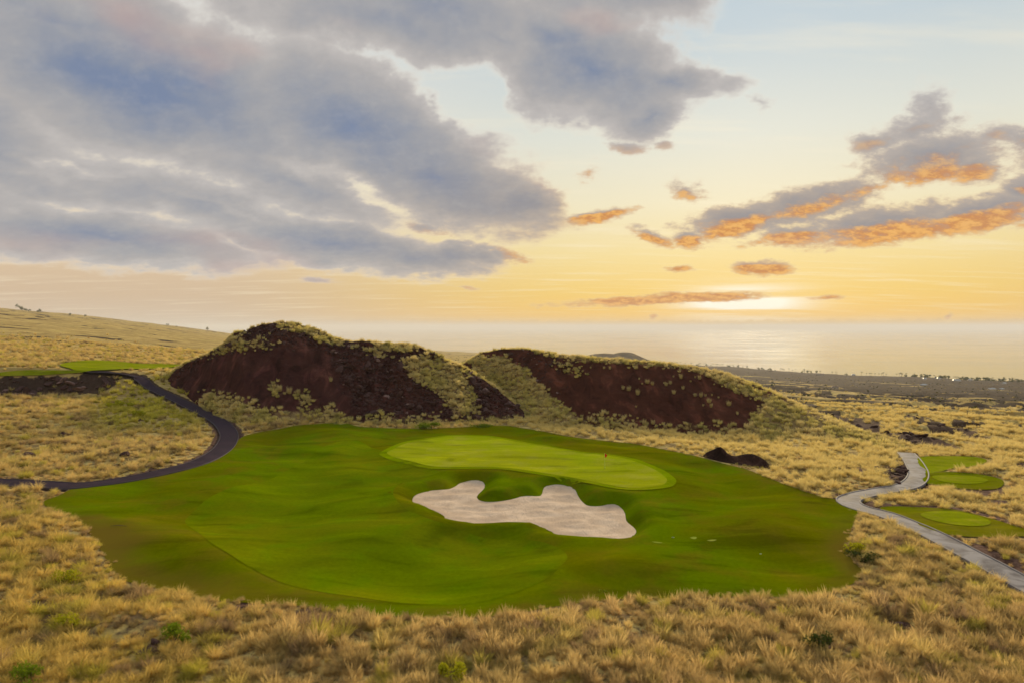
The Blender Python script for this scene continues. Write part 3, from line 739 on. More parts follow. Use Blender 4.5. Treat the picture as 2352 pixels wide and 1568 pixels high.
GR = [
    ([(1085, 818), (1165, 820), (1212, 856), (1245, 892), (1285, 925), (1340, 966), (1320, 988), (1225, 980), (1180, 942), (1135, 895), (1085, 850)], 1.0, 8),
    ([(1215, 802), (1300, 815), (1420, 822), (1560, 836), (1640, 852), (1720, 880), (1660, 872), (1560, 846), (1440, 836), (1330, 830), (1270, 822)], .7, 5),
    ([(1270, 830), (1330, 840), (1340, 862), (1310, 870), (1280, 850)], .35, 8),
    ([(1640, 850), (1720, 880), (1800, 925), (1790, 935), (1740, 915), (1660, 885), (1630, 865)], .85, 6),
    ([(1725, 962), (1770, 905), (1800, 912), (1860, 942), (1960, 985), (2090, 1028), (2050, 1045), (1880, 1030), (1740, 1005), (1722, 985)], .95, 8),
    ([(1330, 945), (1440, 955), (1500, 985), (1330, 985)], .5, 8), ([(1580, 970), (1720, 975), (1740, 1005), (1580, 1000)], .45, 8),
    ([(1440, 965), (1560, 978), (1560, 995), (1440, 990)], .35, 8),
]
RG = [([(1085, 820), (1200, 800), (1280, 820), (1300, 900), (1200, 900), (1120, 850)], .45)]
hill_r, HR = make_hill("cinder_hill", M['cinder_r'], "red brown cinder hill with grass tufts, right behind the flag",
    [(1040, 850), (1085, 823), (1110, 809), (1150, 801), (1200, 801), (1250, 808), (1300, 817), (1400, 825), (1500, 832), (1600, 844), (1660, 857), (1720, 878), (1780, 904), (1850, 941), (1900, 964), (1950, 986), (2010, 1008), (2080, 1030)],
    [(1040, 950), (1150, 955), (1200, 962), (1300, 978), (1400, 984), (1500, 988), (1650, 997), (1730, 1003), (1850, 1014), (1950, 1024), (2080, 1034)],
    [(1040, 20), (1150, 30), (1300, 32), (1450, 32), (1600, 31), (1720, 27), (1800, 22), (1900, 16), (2000, 9), (2080, 3)],
    620, 190, 45, GR, RG, .35, 151)

# far hills beyond: a twin cone on the coast plain and a small one left of it
m_, t_, o_ = new_mat("far_cone_slope"); p_ = world_pos(t_)
principled(t_, o_, t_.mix(t_.smooth(t_.noise(p_, .02, 5), .4, .6), (.20, .14, .07, 1), (.12, .085, .055, 1)), .95, .0); M['far_cone'] = m_
def cone(name, qx, qy, y, rad_, label, seed=0):
    d = ray(qx, qy); x = d[0] / d[1] * y; z0 = float(base_z(np.array([x]), np.array([y]))[0]) - 3; h = CAM_Z + d[2] / d[1] * y - z0
    a = np.linspace(0, 2 * math.pi, 49)[:-1]; r = np.linspace(0, 1, 22)
    Rr, Aa = np.meshgrid(r, a, indexing='ij')
    hh = h * np.exp(-(Rr * 1.7) ** 2) * (1 - .25 * Rr ** 2) * (1 + .10 * fbm(Rr * 3 + np.cos(Aa), np.sin(Aa) * 2, 3, seed) * sstep(0, .2, Rr))
    v = np.stack([x + rad_ * Rr * np.cos(Aa), y + rad_ * Rr * np.sin(Aa), z0 + np.where(Rr > .98, -8, hh)], -1).reshape(-1, 3)
    ob = mesh_obj(name, v, grid_faces(22, 48, True), M['far_cone']); tag(ob, label, None, None, "structure")
cone("far_cone", 1434, 807.5, 3450, 210, "right peak of the distant twin cone on the coast plain", 5)
cone("far_cone", 1388, 810, 3380, 270, "left shoulder of the distant twin cone on the coast plain", 6)
cone("far_cone", 1272, 811.5, 3000, 190, "small distant cone half hidden behind the right cinder hill", 7)

# dark lava outcrop on the grass shelf right of the flag
M['outcrop'] = cinder_mat("dark_lava_rock", (.028, .013, .010, 1), (.042, .020, .014, 1), (.06, .032, .023, 1))
rock_out, HO = make_hill("rock_outcrop", M['outcrop'], "dark lava rock outcrop rising from pale grass right of the flag",
    [(1614, 1046), (1622, 1038), (1632, 1033), (1640, 1030), (1648, 1026), (1655, 1025), (1662, 1030), (1670, 1039), (1680, 1045), (1690, 1046), (1702, 1043), (1715, 1041), (1728, 1041), (1742, 1046), (1755, 1054), (1768, 1066), (1774, 1071)],
    [(1614, 1048), (1640, 1056), (1670, 1062), (1700, 1066), (1740, 1070), (1774, 1073)],
    [(1614, .8), (1640, 2.6), (1660, 2.4), (1680, 2.0), (1720, 3.2), (1750, 2.5), (1774, .6)], 110, 70, 5, [], [([(1600, 1010), (1790, 1010), (1790, 1085), (1600, 1085)], .55)], .3, 171)
del rock_out["kind"]; rock_out["category"] = "rock"

OUTCROP = pts([(1610, 1046), (1640, 1040), (1680, 1050), (1740, 1052), (1778, 1068), (1776, 1084), (1700, 1078), (1640, 1068), (1610, 1058)])
# ------------------------------------------------------------------ materials of plants and stone
def straw_mat(name, tinted=True, color=(.5, .36, .15, 1), trans=.52):
    m, t, out = new_mat(name)
    v = attr(t, "blade").outputs['Fac']
    c = attr(t, "tint", 'INSTANCER').outputs['Color'] if tinted else color
    c = t.mix(t.mul(v, .55), c, t.mix(1.0, c, (.62, .58, .56, 1), 'MULTIPLY'))
    c = t.mix(t.smooth(v, .80, 1.0, 0, .45), c, t.mix(1.0, c, (1.35, 1.35, 1.45, 1), 'MULTIPLY'))
    d = t.node('ShaderNodeBsdfDiffuse'); t.put(d.inputs[0], c)
    tr = t.node('ShaderNodeBsdfTranslucent'); t.put(tr.inputs[0], c)
    mx = t.node('ShaderNodeMixShader'); mx.inputs[0].default_value = trans
    t.put(mx.inputs[1], d.outputs[0]); t.put(mx.inputs[2], tr.outputs[0]); t.put(out.inputs[0], mx.outputs[0]); return m
M['straw'] = straw_mat("dry_grass_blades")
M['straw_pale'] = straw_mat("pale_dry_grass", False, (.66, .53, .22, 1))
M['leaf'] = straw_mat("shrub_leaves", False, (.20, .27, .015, 1), .4)
M['leaf_y'] = straw_mat("yellow_green_leaves", False, (.46, .44, .02, 1), .4)
M['leaf_d'] = straw_mat("dark_green_leaves", False, (.075, .095, .02, 1), .2)
m_, t_, o_ = new_mat("twig_bark"); principled(t_, o_, t_.mix(t_.noise(world_pos(t_), 6, 3), (.06, .04, .03, 1), (.12, .085, .06, 1)), .9, .1); M['bark'] = m_
def rock_mat(name, a, b, c):
    m, t, out = new_mat(name); p = t.node('ShaderNodeTexCoord').outputs['Object']
    n1 = t.noise(p, 1.4, 5, .65); n2 = t.noise(p, 6, 5, .7)
    col = t.mix(t.smooth(n1, .35, .65), a, b); col = t.mix(t.mul(t.smooth(n2, .55, .75), .6), col, c)
    principled(t, out, col, .92, .12, t.add(n1, t.mul(n2, .4)), .9, .2); return m
M['rock'] = rock_mat("lava_rock", (.050, .024, .021, 1), (.095, .048, .038, 1), (.17, .10, .078, 1))
M['rock_pale'] = rock_mat("weathered_stone", (.15, .085, .07, 1), (.24, .15, .125, 1), (.30, .2, .17, 1))

# ------------------------------------------------------------------ prototypes
def blades(rng, n, r0, length, lean, droop, width, seedhead=0.0, dome=.25):
    V, F, B = [], [], []
    for i in range(n):
        a = rng.uniform(0, 2 * math.pi); rr = r0 * math.sqrt(rng.uniform()); L = length * rng.uniform(.6, 1.12)
        bx, by = rr * math.cos(a), rr * math.sin(a)
        a2 = a + rng.normal(0, .5); th = min(1.35, abs(rng.normal(0, lean)) + .25 * rr / max(r0, .01)); L *= 1 - dome * min(1, th / 1.2); w = width * rng.uniform(.7, 1.4)
        px, pz = 0.0, 0.0; path = [(0.0, 0.0)]
        for s in range(3):
            px += math.sin(th) * L / 3; pz += math.cos(th) * L / 3; th = min(th + droop * rng.uniform(.5, 1.3), 2.2); path.append((px, pz))
        side = rng.uniform(0, math.pi) ; sx, sy = math.cos(side), math.sin(side); b = rng.uniform(); k = len(V)
        ws = (w, w * 1.05, w * .8, 0.0)
        if rng.uniform() < seedhead: ws = (w * .6, w * .6, w * 2.0, 0.0); b = .9 + .1 * rng.uniform()
        for (q, z), ww in zip(path, ws):
            cx, cy_ = bx + q * math.cos(a2), by + q * math.sin(a2)
            if ww > 0: V += [(cx - sx * ww / 2, cy_ - sy * ww / 2, max(z, .0)), (cx + sx * ww / 2, cy_ + sy * ww / 2, max(z, .0))]; B += [b, b]
            else: V.append((cx, cy_, max(z, .0))); B.append(b)
        F += [(k, k + 1, k + 3, k + 2), (k + 2, k + 3, k + 5, k + 4), (k + 4, k + 5, k + 6)]
    return V, F, B
def proto(name, V, F, B, mat):
    me = bpy.data.meshes.new(name); me.from_pydata(V, [], F); me.materials.append(mat)
    at = me.attributes.new("blade", 'FLOAT', 'POINT'); at.data.foreach_set("value", np.array(B, np.float32))
    return me
prng = np.random.default_rng(5)
tus_me = []
for i in range(5):
    V, F, B = blades(prng, 210, .20, .92, .52, .46, .017); V2, F2, B2 = blades(prng, 26, .14, 1.08, .30, .2, .014, .9)
    k = len(V); tus_me.append(proto("tussock", V + V2, F + [tuple(j + k for j in f_) for f_ in F2], B + B2, M['straw']))
for i in range(3):
    V, F, B = blades(prng, 160, .28, .74, .34, .28, .017); V2, F2, B2 = blades(prng, 50, .26, 1.08, .18, .14, .014, 1.0)
    k = len(V); tus_me.append(proto("tussock", V + V2, F + [tuple(j + k for j in f_) for f_ in F2], B + B2, M['straw']))
def rock_me(name, seed, mat, flat=.7, sub=3):
    bm = bmesh.new(); bmesh.ops.create_icosphere(bm, subdivisions=sub, radius=1.0)
    r_ = np.random.default_rng(seed); ax = r_.normal(size=(16, 3)); ax /= np.linalg.norm(ax, axis=1, keepdims=True); cut = r_.uniform(.45, .85, 16)
    for v in bm.verts:
        p = np.array(v.co)
        for a, c in zip(ax, cut):
            d = p @ a
            if d > c: p = p - a * (d - c) * .85
        p = p * (1 + .10 * float(fbm(np.array([p[0] * 2.2 + seed]), np.array([p[1] * 2.2 + p[2] * 1.7]), 3, seed)[0]))
        v.co = (p[0] * 1.15, p[1] * .9, p[2] * flat)
    me = bpy.data.meshes.new(name); bm.to_mesh(me); bm.free(); me.materials.append(mat); return me
rock_ms = [rock_me("boulder", 200 + i, M['rock'], .6 + .08 * i, 2) for i in range(5)]
rock_pm = [rock_me("boulder", 230 + i, M['rock_pale'], .65, 2) for i in range(2)]

def scatter(name, P, scl, rot, tint, idx, meshes, label):
    """one object of uncountable small things: points carrying a copy of one of the meshes each"""
    coll = bpy.data.collections.new(name + "_kinds")
    for i, me in enumerate(meshes):
        o = bpy.data.objects.new("%s_kind_%02d" % (name, i), me); coll.objects.link(o)
    me = bpy.data.meshes.new(name); me.vertices.add(len(P)); me.vertices.foreach_set("co", np.asarray(P, np.float32).ravel())
    for nm, typ, val in (("scl", 'FLOAT_VECTOR', scl), ("rot", 'FLOAT_VECTOR', rot), ("tint", 'FLOAT_COLOR', tint), ("idx", 'INT', idx)):
        at = me.attributes.new(nm, typ, 'POINT')
        at.data.foreach_set({'FLOAT_VECTOR': "vector", 'FLOAT_COLOR': "color", 'INT': "value"}[typ], np.asarray(val, np.int32 if typ == 'INT' else np.float32).ravel())
    ob = bpy.data.objects.new(name, me); COL.objects.link(ob)
    g = bpy.data.node_groups.new(name + "_scatter", 'GeometryNodeTree'); g.is_modifier = True
    g.interface.new_socket("Geometry", in_out='INPUT', socket_type='NodeSocketGeometry'); g.interface.new_socket("Geometry", in_out='OUTPUT', socket_type='NodeSocketGeometry')
    N, L = g.nodes, g.links; gi, go = N.new('NodeGroupInput'), N.new('NodeGroupOutput')
    ci = N.new('GeometryNodeCollectionInfo'); ci.inputs['Collection'].default_value = coll; ci.inputs['Separate Children'].default_value = True; ci.inputs['Reset Children'].default_value = True
    ip = N.new('GeometryNodeInstanceOnPoints'); ip.inputs['Pick Instance'].default_value = True
    def na(nm, typ):
        n = N.new('GeometryNodeInputNamedAttribute'); n.data_type = typ; n.inputs[0].default_value = nm; return n.outputs[0]
    L.new(gi.outputs[0], ip.inputs['Points']); L.new(ci.outputs[0], ip.inputs['Instance']); L.new(na("idx", 'INT'), ip.inputs['Instance Index'])
    e2r = N.new('FunctionNodeEulerToRotation'); L.new(na("rot", 'FLOAT_VECTOR'), e2r.inputs[0]); L.new(e2r.outputs[0], ip.inputs['Rotation'])
    L.new(na("scl", 'FLOAT_VECTOR'), ip.inputs['Scale']); L.new(ip.outputs[0], go.inputs[0])
    md = ob.modifiers.new("scatter", 'NODES'); md.node_group = g
    tag(ob, label, None, None, "stuff"); return ob
def scl3(s, rng, v=.18): return np.stack([s * rng.uniform(1 - v, 1 + v, len(s)), s * rng.uniform(1 - v, 1 + v, len(s)), s * rng.uniform(1 - v, 1 + v, len(s))], -1)
def rot3(n, rng, tilt=.12): return np.stack([rng.normal(0, tilt, n), rng.normal(0, tilt, n), rng.uniform(0, 6.283, n)], -1)
def mixc(a, b, f): return np.asarray(a) * (1 - f[:, None]) + np.asarray(b) * f[:, None]

# ------------------------------------------------------------------ dry grass on the open ground
def straw_points():
    rng = np.random.default_rng(77); out = []
    edges = 31 * (900 / 31.) ** (np.arange(52) / 51.)
    for a, b in zip(edges[:-1], edges[1:]):
        m = (a + b) / 2; s = .52 * (m / 45) ** .66 * (1 + 1.2 * max(0., m - 300) / 300); n = int(1.7 * m * (b - a) / s ** 2)
        y = rng.uniform(a, b, n); out.append(np.stack([rng.uniform(-.85, .85, n) * y, y], -1))
    P = np.vstack(out); x, y = P[:, 0], P[:, 1]
    k = sdf(APRON, x, y, 3.0) > .12 - 1.3 * np.maximum(0, fbm(x / 1.6, y / 1.6, 2, 331))
    for Q in (TEE_A, TEE_B, TEE_C):
        k &= sdf(Q, x, y + 1.6, 3.0) > .4; k &= sdf(Q, x, y, 3.0) > .3
    for Q in (FAR_A, FAR_B): k &= sdf(Q, x, y, 5.0) > 1.0
    k &= ~inside(OUTCROP, x, y)
    dp = np.full(len(x), 30.)
    for Q, w_ in PATHS: dp = np.minimum(dp, dist_line(Q[::2], x, y) - w_)
    k &= dp > np.where(x < 0, .9 + 2.0 * rng.uniform(0, 1, len(x)) ** 1.2, .25 + .8 * rng.uniform(0, 1, len(x)))
    lv = np.zeros(len(x))
    for Q in LAVA: lv = np.maximum(lv, 1 - sstep(-.5, .9, sdf(Q, x, y, 6.0)))
    for q in POCKETS: lv = np.maximum(lv, .95 - .95 * sstep(.5, 1.3, np.hypot(x - q[0], y - q[1])))
    # bare patches between the clumps
    pat = fbm(x / 6.5, y / 6.5, 4, 301); lv = np.maximum(lv, .9 * sstep(.24, .34, pat)); lv = np.maximum(lv, .8 * sstep(.26, .34, fbm(x / 2.6, y / 2.6, 3, 311)))
    r = np.hypot(x, y); lv = np.maximum(lv, .25 * sstep(230, 400, r) + .8 * sstep(400, 900, r)); lv = np.maximum(lv, .8 * sstep(.14, .28, pat) * sstep(75, 110, r))
    lv = np.maximum(lv, far_lava(x, y))
    k &= rng.uniform(0, 1, len(x)) > lv * .95
    x, y = x[k], y[k]; z = wild_z(x, y) - .05
    return np.stack([x, y, z], -1)
GP = straw_points(); gq = project(GP); rng = np.random.default_rng(78); n = len(GP)
r_ = np.hypot(GP[:, 0], GP[:, 1])
sc = (.72 + .0026 * np.minimum(r_, 220) + .0016 * np.clip(r_ - 300, 0, 900)) * (.5 + .95 * rng.uniform(0, 1, n) ** 1.4) * (1 + .5 * fbm(GP[:, 0] / 5, GP[:, 1] / 5, 3, 401))
edge = sdf(APRON, GP[:, 0], GP[:, 1], 3.0); sc = sc * (.72 + .28 * sstep(.1, 1.2, edge))
t1 = sstep(-.3, .3, fbm(GP[:, 0] / 9, GP[:, 1] / 9, 3, 411)); t2 = sstep(.12, .4, fbm(GP[:, 0] / 5, GP[:, 1] / 5, 3, 421)); t3 = sstep(.0, .3, fbm(GP[:, 0] / 14, GP[:, 1] / 14, 3, 431))
tint = mixc((.52, .38, .135), (.68, .525, .195), t1)
frontc = np.clip(sstep(1290, 1420, gq[1]) * sstep(300, 700, gq[0]), 0, 1)            # browner, pinker grass in the foreground
tint = mixc(tint, (.50, .355, .15), frontc * .75 * t3 + 0 * t1); tint = mixc(tint, (.60, .43, .18), frontc * .4)
lft = sstep(700, 250, gq[0]) * sstep(1100, 1250, gq[1]); tint = mixc(tint, (.62, .45, .10), lft * .7)
tint = mixc(tint, (.40, .37, .045), t2 * (.30 + .35 * sstep(600, 300, gq[0]) * sstep(1000, 900, gq[1]) + .3 * lft))
palec = sstep(900, 1300, gq[0]) * sstep(1250, 1100, gq[1]); tint = mixc(tint, (.80, .64, .24), palec * .8)
gz = np.clip(sstep(560, 380, gq[0]) * sstep(840, 880, gq[1]) * sstep(1010, 960, gq[1]) * sstep(180, 260, gq[0]), 0, 1); tint = mixc(tint, (.54, .49, .05), gz * .8)
t4 = sstep(.18, .34, fbm(GP[:, 0] / 3.2, GP[:, 1] / 3.2, 3, 441)); tint = mixc(tint, (.26, .17, .10), t4 * .75)
t5 = sstep(.22, .36, fbm(GP[:, 0] / 2.4 + 9, GP[:, 1] / 2.4, 3, 447)); tint = mixc(tint, (.44, .40, .045), t5 * .7 * (1 - .5 * palec))
tint = mixc(tint, (.84, .68, .25), palec * .75)
tint = tint * 1.32 * (1 - .04 * frontc[:, None]) * (1 + rng.uniform(-.36, .22, (n, 1)) * (1 - .6 * palec[:, None]) * (1 - .7 * sstep(220, 420, r_)[:, None]))
tint = np.column_stack([tint * np.minimum(1, .84 / tint.max(1))[:, None], np.ones(n)])
idx = np.where(frontc * rng.uniform(0, 1, n) > .35, rng.integers(5, 8, n), rng.integers(0, 5, n))
scatter("dry_grass", GP, scl3(sc, rng), rot3(n, rng), tint, idx, tus_me, "dry straw coloured tussock grass covering the open ground")
print("TUSSOCKS", n)
# short grass filling the ground between the tussocks, near part only
rng = np.random.default_rng(79); out = []
edges = 31 * (120 / 31.) ** (np.arange(16) / 15.)
for a, b in zip(edges[:-1], edges[1:]):
    m = (a + b) / 2; s = .55 * (m / 45) ** .8; k = int(1.7 * m * (b - a) / s ** 2); y = rng.uniform(a, b, k); out.append(np.stack([rng.uniform(-.85, .85, k) * y, y], -1))
P = np.vstack(out); x, y = P[:, 0], P[:, 1]; k = sdf(APRON, x, y, 3.0) > .0 - 1.6 * np.maximum(0, fbm(x / 1.1, y / 1.1, 2, 341))
for Q in (TEE_A, TEE_B, TEE_C): k &= sdf(Q, x, y, 3.0) > .1
for Q, w_ in PATHS: k &= dist_line(Q[::2], x, y) - w_ > .5
for Q in LAVA: k &= (sdf(Q, x, y, 3.0) > 0) | (rng.uniform(0, 1, len(x)) < .15)
for q in POCKETS: k &= np.hypot(x - q[0], y - q[1]) > .8
x, y = x[k], y[k]; n = len(x); P = np.stack([x, y, wild_z(x, y) - .04], -1)
tint = mixc((.42, .29, .12), (.62, .46, .19), sstep(-.3, .3, fbm(x / 4, y / 4, 3, 451))); tint = mixc(tint, (.34, .31, .06), sstep(.1, .4, fbm(x / 6, y / 6, 3, 461)) * .7)
tint = tint * 1.25 * rng.uniform(.7, 1.2, (n, 1)); tint = np.column_stack([tint * np.minimum(1, .84 / tint.max(1))[:, None], np.ones(n)])
scatter("short_grass", P, scl3(rng.uniform(.3, .6, n), rng), rot3(n, rng, .2), tint, rng.integers(0, 5, n), tus_me, "short dry grass between the tussocks in the foreground"); print("SHORT", n)

# ------------------------------------------------------------------ grass and scree on the hills
def hill_points(H, spacing, seed, key='g'):
    rng = np.random.default_rng(seed); nf = H['nf'] if key != 'g' else H['nf'] + 12
    X, Y, Z, g = (H[k][:nf] for k in ('X', 'Y', 'Z', key))
    dxx = np.gradient(X, axis=1); dyy = np.hypot(np.gradient(Y, axis=0), np.gradient(Z, axis=0))
    p = np.abs(dxx * dyy) / spacing ** 2 * np.clip(g, 0, 1)
    k = rng.uniform(0, 1, p.shape) < p
    return np.stack([X[k], Y[k], Z[k]], -1), rng
hill_me = []
for i in range(4):
    V, F, B = blades(prng, 150, .30, 1.2, .5, .34, .045, 0.0, .6); V2, F2, B2 = blades(prng, 16, .25, 1.25, .18, .12, .03, .9)
    k = len(V); hill_me.append(proto("tussock", V + V2, F + [tuple(j + k for j in f_) for f_ in F2], B + B2, M['straw']))
for nm, H, seed, sp, lab in (("hill_grass", HL, 501, .66, "pale grass growing in streaks on the left cinder hill"), ("hill_grass", HR, 502, .66, "pale grass growing on the crest and flanks of the right cinder hill")):
    P, rng = hill_points(H, sp, seed); n = len(P); P[:, 1] -= .3; P[:, 2] -= .15
    hq = project(P); tt = sstep(-.25, .25, fbm(P[:, 0] / 6, P[:, 2] / 4, 3, seed))
    tint = mixc((.84, .69, .29), (.68, .58, .19), tt) * rng.uniform(.55, 1.2, (n, 1)) * 1.25; tint = np.column_stack([tint * np.minimum(1, .84 / tint.max(1))[:, None], np.ones(n)])
    scatter(nm, P, scl3(.4 + .75 * rng.uniform(0, 1, n) ** 1.5, rng), rot3(n, rng), tint, rng.integers(0, 4, n), hill_me, lab); print("HILLGRASS", n)
for H, seed, sp, lab in ((HL, 511, .8, "small broken lava stones strewn on the left cinder hill"), (HR, 512, 1.6, "small stones strewn on the shoulder of the right cinder hill")):
    P, rng = hill_points(H, sp, seed, 'r'); n = len(P)
    scatter("scree", P, scl3(.12 + .45 * rng.uniform(0, 1, n) ** 3, rng, .3), rot3(n, rng, .8), np.ones((n, 4)), rng.integers(0, 5, n), rock_ms, lab); print("SCREE", n)

# larger stones, each a piece of its hill
def hill_stones(hill, H, count, seed, lo, hi, pale=.1):
    rng = np.random.default_rng(seed); nf = H['nf']; p = (H['r'][:nf] * (H['g'][:nf] < .5)).ravel(); p = p / p.sum()
    ids = rng.choice(p.size, count, False, p)
    for i in ids:
        me = rock_pm[rng.integers(2)] if rng.uniform() < pale else rock_ms[rng.integers(5)]
        o = bpy.data.objects.new("boulder", me); COL.objects.link(o); o.parent = hill
        s = lo + (hi - lo) * rng.uniform() ** 2.5
        o.location = (H['X'][:nf].ravel()[i], H['Y'][:nf].ravel()[i], H['Z'][:nf].ravel()[i]); o.scale = (s * rng.uniform(.8, 1.3), s, s * rng.uniform(.7, 1.1))
        o.rotation_euler = (rng.normal(0, .5), rng.normal(0, .5), rng.uniform(0, 6.28))
hill_stones(hill_l, HL, 290, 521, .35, 1.5, .08)
hill_stones(hill_r, HR, 40, 522, .3, .9, .15)
def surf(H, qx, qy):
    """point of a hill seen at a spot of the print"""
    nf = H['nf']; d = (H['qx'][:nf] - qx) ** 2 + (H['qy'][:nf] - qy) ** 2; i = np.argmin(d)
    return np.array([H['X'][:nf].ravel()[i], H['Y'][:nf].ravel()[i], H['Z'][:nf].ravel()[i]])

# single tufts that stand apart on the dark face of the right hill
tuft_pale = []
for i in range(4):
    V, F, B = blades(prng, 190, .34, 1.35, .55, .34, .05, 0.0, .62); tuft_pale.append(proto("grass_tuft", V, F, B, M['straw_pale']))
TR = [(830, 365), (880, 340), (850, 380), (965, 345), (1000, 345), (1170, 345), (780, 350), (1185, 410), (1205, 440), (1235, 435), (1265, 445), (1340, 435), (1352, 450), (1380, 440), (1445, 405), (1460, 470), (1400, 503), (1505, 425), (1535, 400), (1560, 410),
      (1120, 480), (1085, 470), (1175, 505), (1535, 515), (1570, 520), (1600, 515), (1640, 510), (1680, 525), (1585, 575), (1622, 555), (1632, 585), (1745, 575), (1800, 630), (1165, 585), (1060, 640), (1035, 660), (1100, 645), (1270, 690), (1350, 710), (1215, 690), (1450, 705), (545, 470), (580, 520), (1400, 395)]
for i, (a, b) in enumerate(reg(1800, 1250, .63776, TR)):
    o = bpy.data.objects.new("grass_tuft", tuft_pale[i % 4]); COL.objects.link(o); o.location = surf(HR, a, b) - np.array([0, .5, .2])
    s = .4 + .8 * random.random() ** 1.6; o.scale = (s * .85, s * .85, s * random.uniform(1.2, 1.7)); o.rotation_euler = (0, 0, random.uniform(0, 6.28))
    tag(o, "lone pale grass tuft on the dark face of the right cinder hill", "grass tuft", "lone tufts on the right cinder face")
TL = [(575, 200), (610, 190), (640, 215), (665, 205), (690, 155), (510, 295), (720, 530), (760, 560), (800, 580), (830, 575), (870, 570), (895, 575), (965, 590), (970, 640), (1450, 280), (1520, 305), (1590, 310), (1130, 490)]
for i, (a, b) in enumerate(R2(TL)):
    o = bpy.data.objects.new("grass_tuft", tuft_pale[i % 4]); COL.objects.link(o); o.location = surf(HL, a, b) - np.array([0, .5, .2])
    s = .4 + .8 * random.random() ** 1.6; o.scale = (s * .85, s * .85, s * random.uniform(1.2, 1.7)); o.rotation_euler = (0, 0, random.uniform(0, 6.28))
    tag(o, "lone pale grass tuft on the dark face of the left cinder hill", "grass tuft", "lone tufts on the left cinder face")
# ------------------------------------------------------------------ shrubs
def leaf_cloud(rng, n, rx, ry, rz, size, lumps=7):
    C = np.column_stack([rng.normal(0, .42, lumps) * rx, rng.normal(0, .42, lumps) * ry, rng.uniform(.25, .8, lumps) * rz]); CR = rng.uniform(.28, .55, lumps)
    V, F, B = [], [], []
    for i in range(n):
        j = rng.integers(lumps); d = rng.normal(size=3); d /= np.linalg.norm(d); rad_ = CR[j] * rng.uniform(.55, 1.05)
        p = C[j] + d * rad_ * np.array([rx, ry, rz * .75]); p[2] = max(p[2], .02)
        u = rng.normal(size=3); u /= np.linalg.norm(u); w = np.cross(u, d); w /= max(np.linalg.norm(w), 1e-6); s = size * rng.uniform(.6, 1.4)
        k = len(V); V += [tuple(p - u * s), tuple(p + w * s * .45), tuple(p + u * s), tuple(p - w * s * .45)]; F.append((k, k + 1, k + 2, k + 3)); B += [rng.uniform()] * 4
    return V, F, B
def stems(rng, n, rx, rz):
    V, F = [], []
    for i in range(n):
        a = rng.uniform(0, 6.28); q = rng.uniform(.1, .7) * rx; h = rz * rng.uniform(.5, .9); w = .035
        k = len(V); tx, ty = q * math.cos(a), q * math.sin(a)
        for cx, cy_, cz, ww in ((0, 0, -.1, w), (tx, ty, h, w * .35)):
            for e in range(4): V.append((cx + ww * math.cos(e * 1.571), cy_ + ww * math.sin(e * 1.571), cz))
        F += [(k + e, k + (e + 1) % 4, k + 4 + (e + 1) % 4, k + 4 + e) for e in range(4)]
    return V, F
def shrub(loc, rx, ry, rz, mat, label, seed, n=700, size=.10, name="shrub", cat="shrub", group=None):
    rng = np.random.default_rng(seed)
    root = bpy.data.objects.new(name, None); COL.objects.link(root); root.location = loc; root.empty_display_size = .3
    V, F = stems(rng, 9, rx, rz); mesh_obj("stem", V, F, M['bark'], root, False)
    V, F, B = leaf_cloud(rng, n, rx, ry, rz, size); o = mesh_obj("foliage", V, F, M[mat], root, False); fattr(o, "blade", B)
    return tag(root, label, cat, group)
def on_land(qx, qy, dz=0.0):
    P = hit(np.array([float(qx)]), np.array([float(qy)]))[0]; return (P[0], P[1], float(wild_z(P[:1], P[1:])[0]) + dz)
shrub(on_land(402, 1484), 1.15, .9, 1.5, 'leaf', "green shrub with a dark hollow beside it in the foreground left of centre", 1)
shrub(on_land(1042, 1548), .95, .8, 1.2, 'leaf_y', "small yellow green shrub at the bottom edge, in the middle of the dry grass", 2)
shrub(on_land(62, 1578), 1.6, 1.1, 1.3, 'leaf', "bright green low bush in the bottom left corner", 3)
shrub(on_land(1890, 1494), 1.0, .8, 1.2, 'leaf_d', "dark green shrub in the dry grass at the lower right", 4)
shrub(on_land(1968, 1268), 1.6, 1.1, 1.3, 'leaf_y', "yellow green bush at the right corner of the turf", 5)
shrub(on_land(1986, 1290), 1.5, .9, 1.0, 'leaf_d', "dark low bush just below the yellow green bush at the turf corner", 6)
shrub(on_land(322, 962), 2.6, 2.0, 2.0, 'leaf_y', "large yellow green shrub over a dark hollow on the left mound", 7, 1100, .2)
shrub(on_land(280, 930), 2.4, 2.0, 1.7, 'leaf_y', "yellow green shrub beside the rocky bank on the left mound", 8, 1000, .2)
shrub(on_land(990, 984), 3.2, 1.4, 1.5, 'leaf', "wide green shrub at the foot of the left cinder hill, behind the green", 9, 1200, .16)
shrub(on_land(1108, 980), 2.8, 1.2, 1.4, 'leaf', "round green shrub at the foot of the hills, between the two cinder faces", 10, 1000, .16)
shrub(on_land(1370, 1362), 1.3, .5, .5, 'leaf', "low bright green creeper on the front edge of the turf", 11, 500, .07)
shrub(on_land(160, 1446), 1.1, .8, 1.1, 'leaf_y', "yellow green tuft of leaves in the foreground grass at the left", 12, 500)
shrub(on_land(150, 1334), 1.4, 1.0, 1.2, 'leaf_y', "yellow bush in the dry grass left of the turf", 13, 600)
shrub(on_land(2140, 950), 2.2, 1.5, 1.4, 'leaf_d', "dark scrub bush on the lava bank at the right", 14, 700, .2)

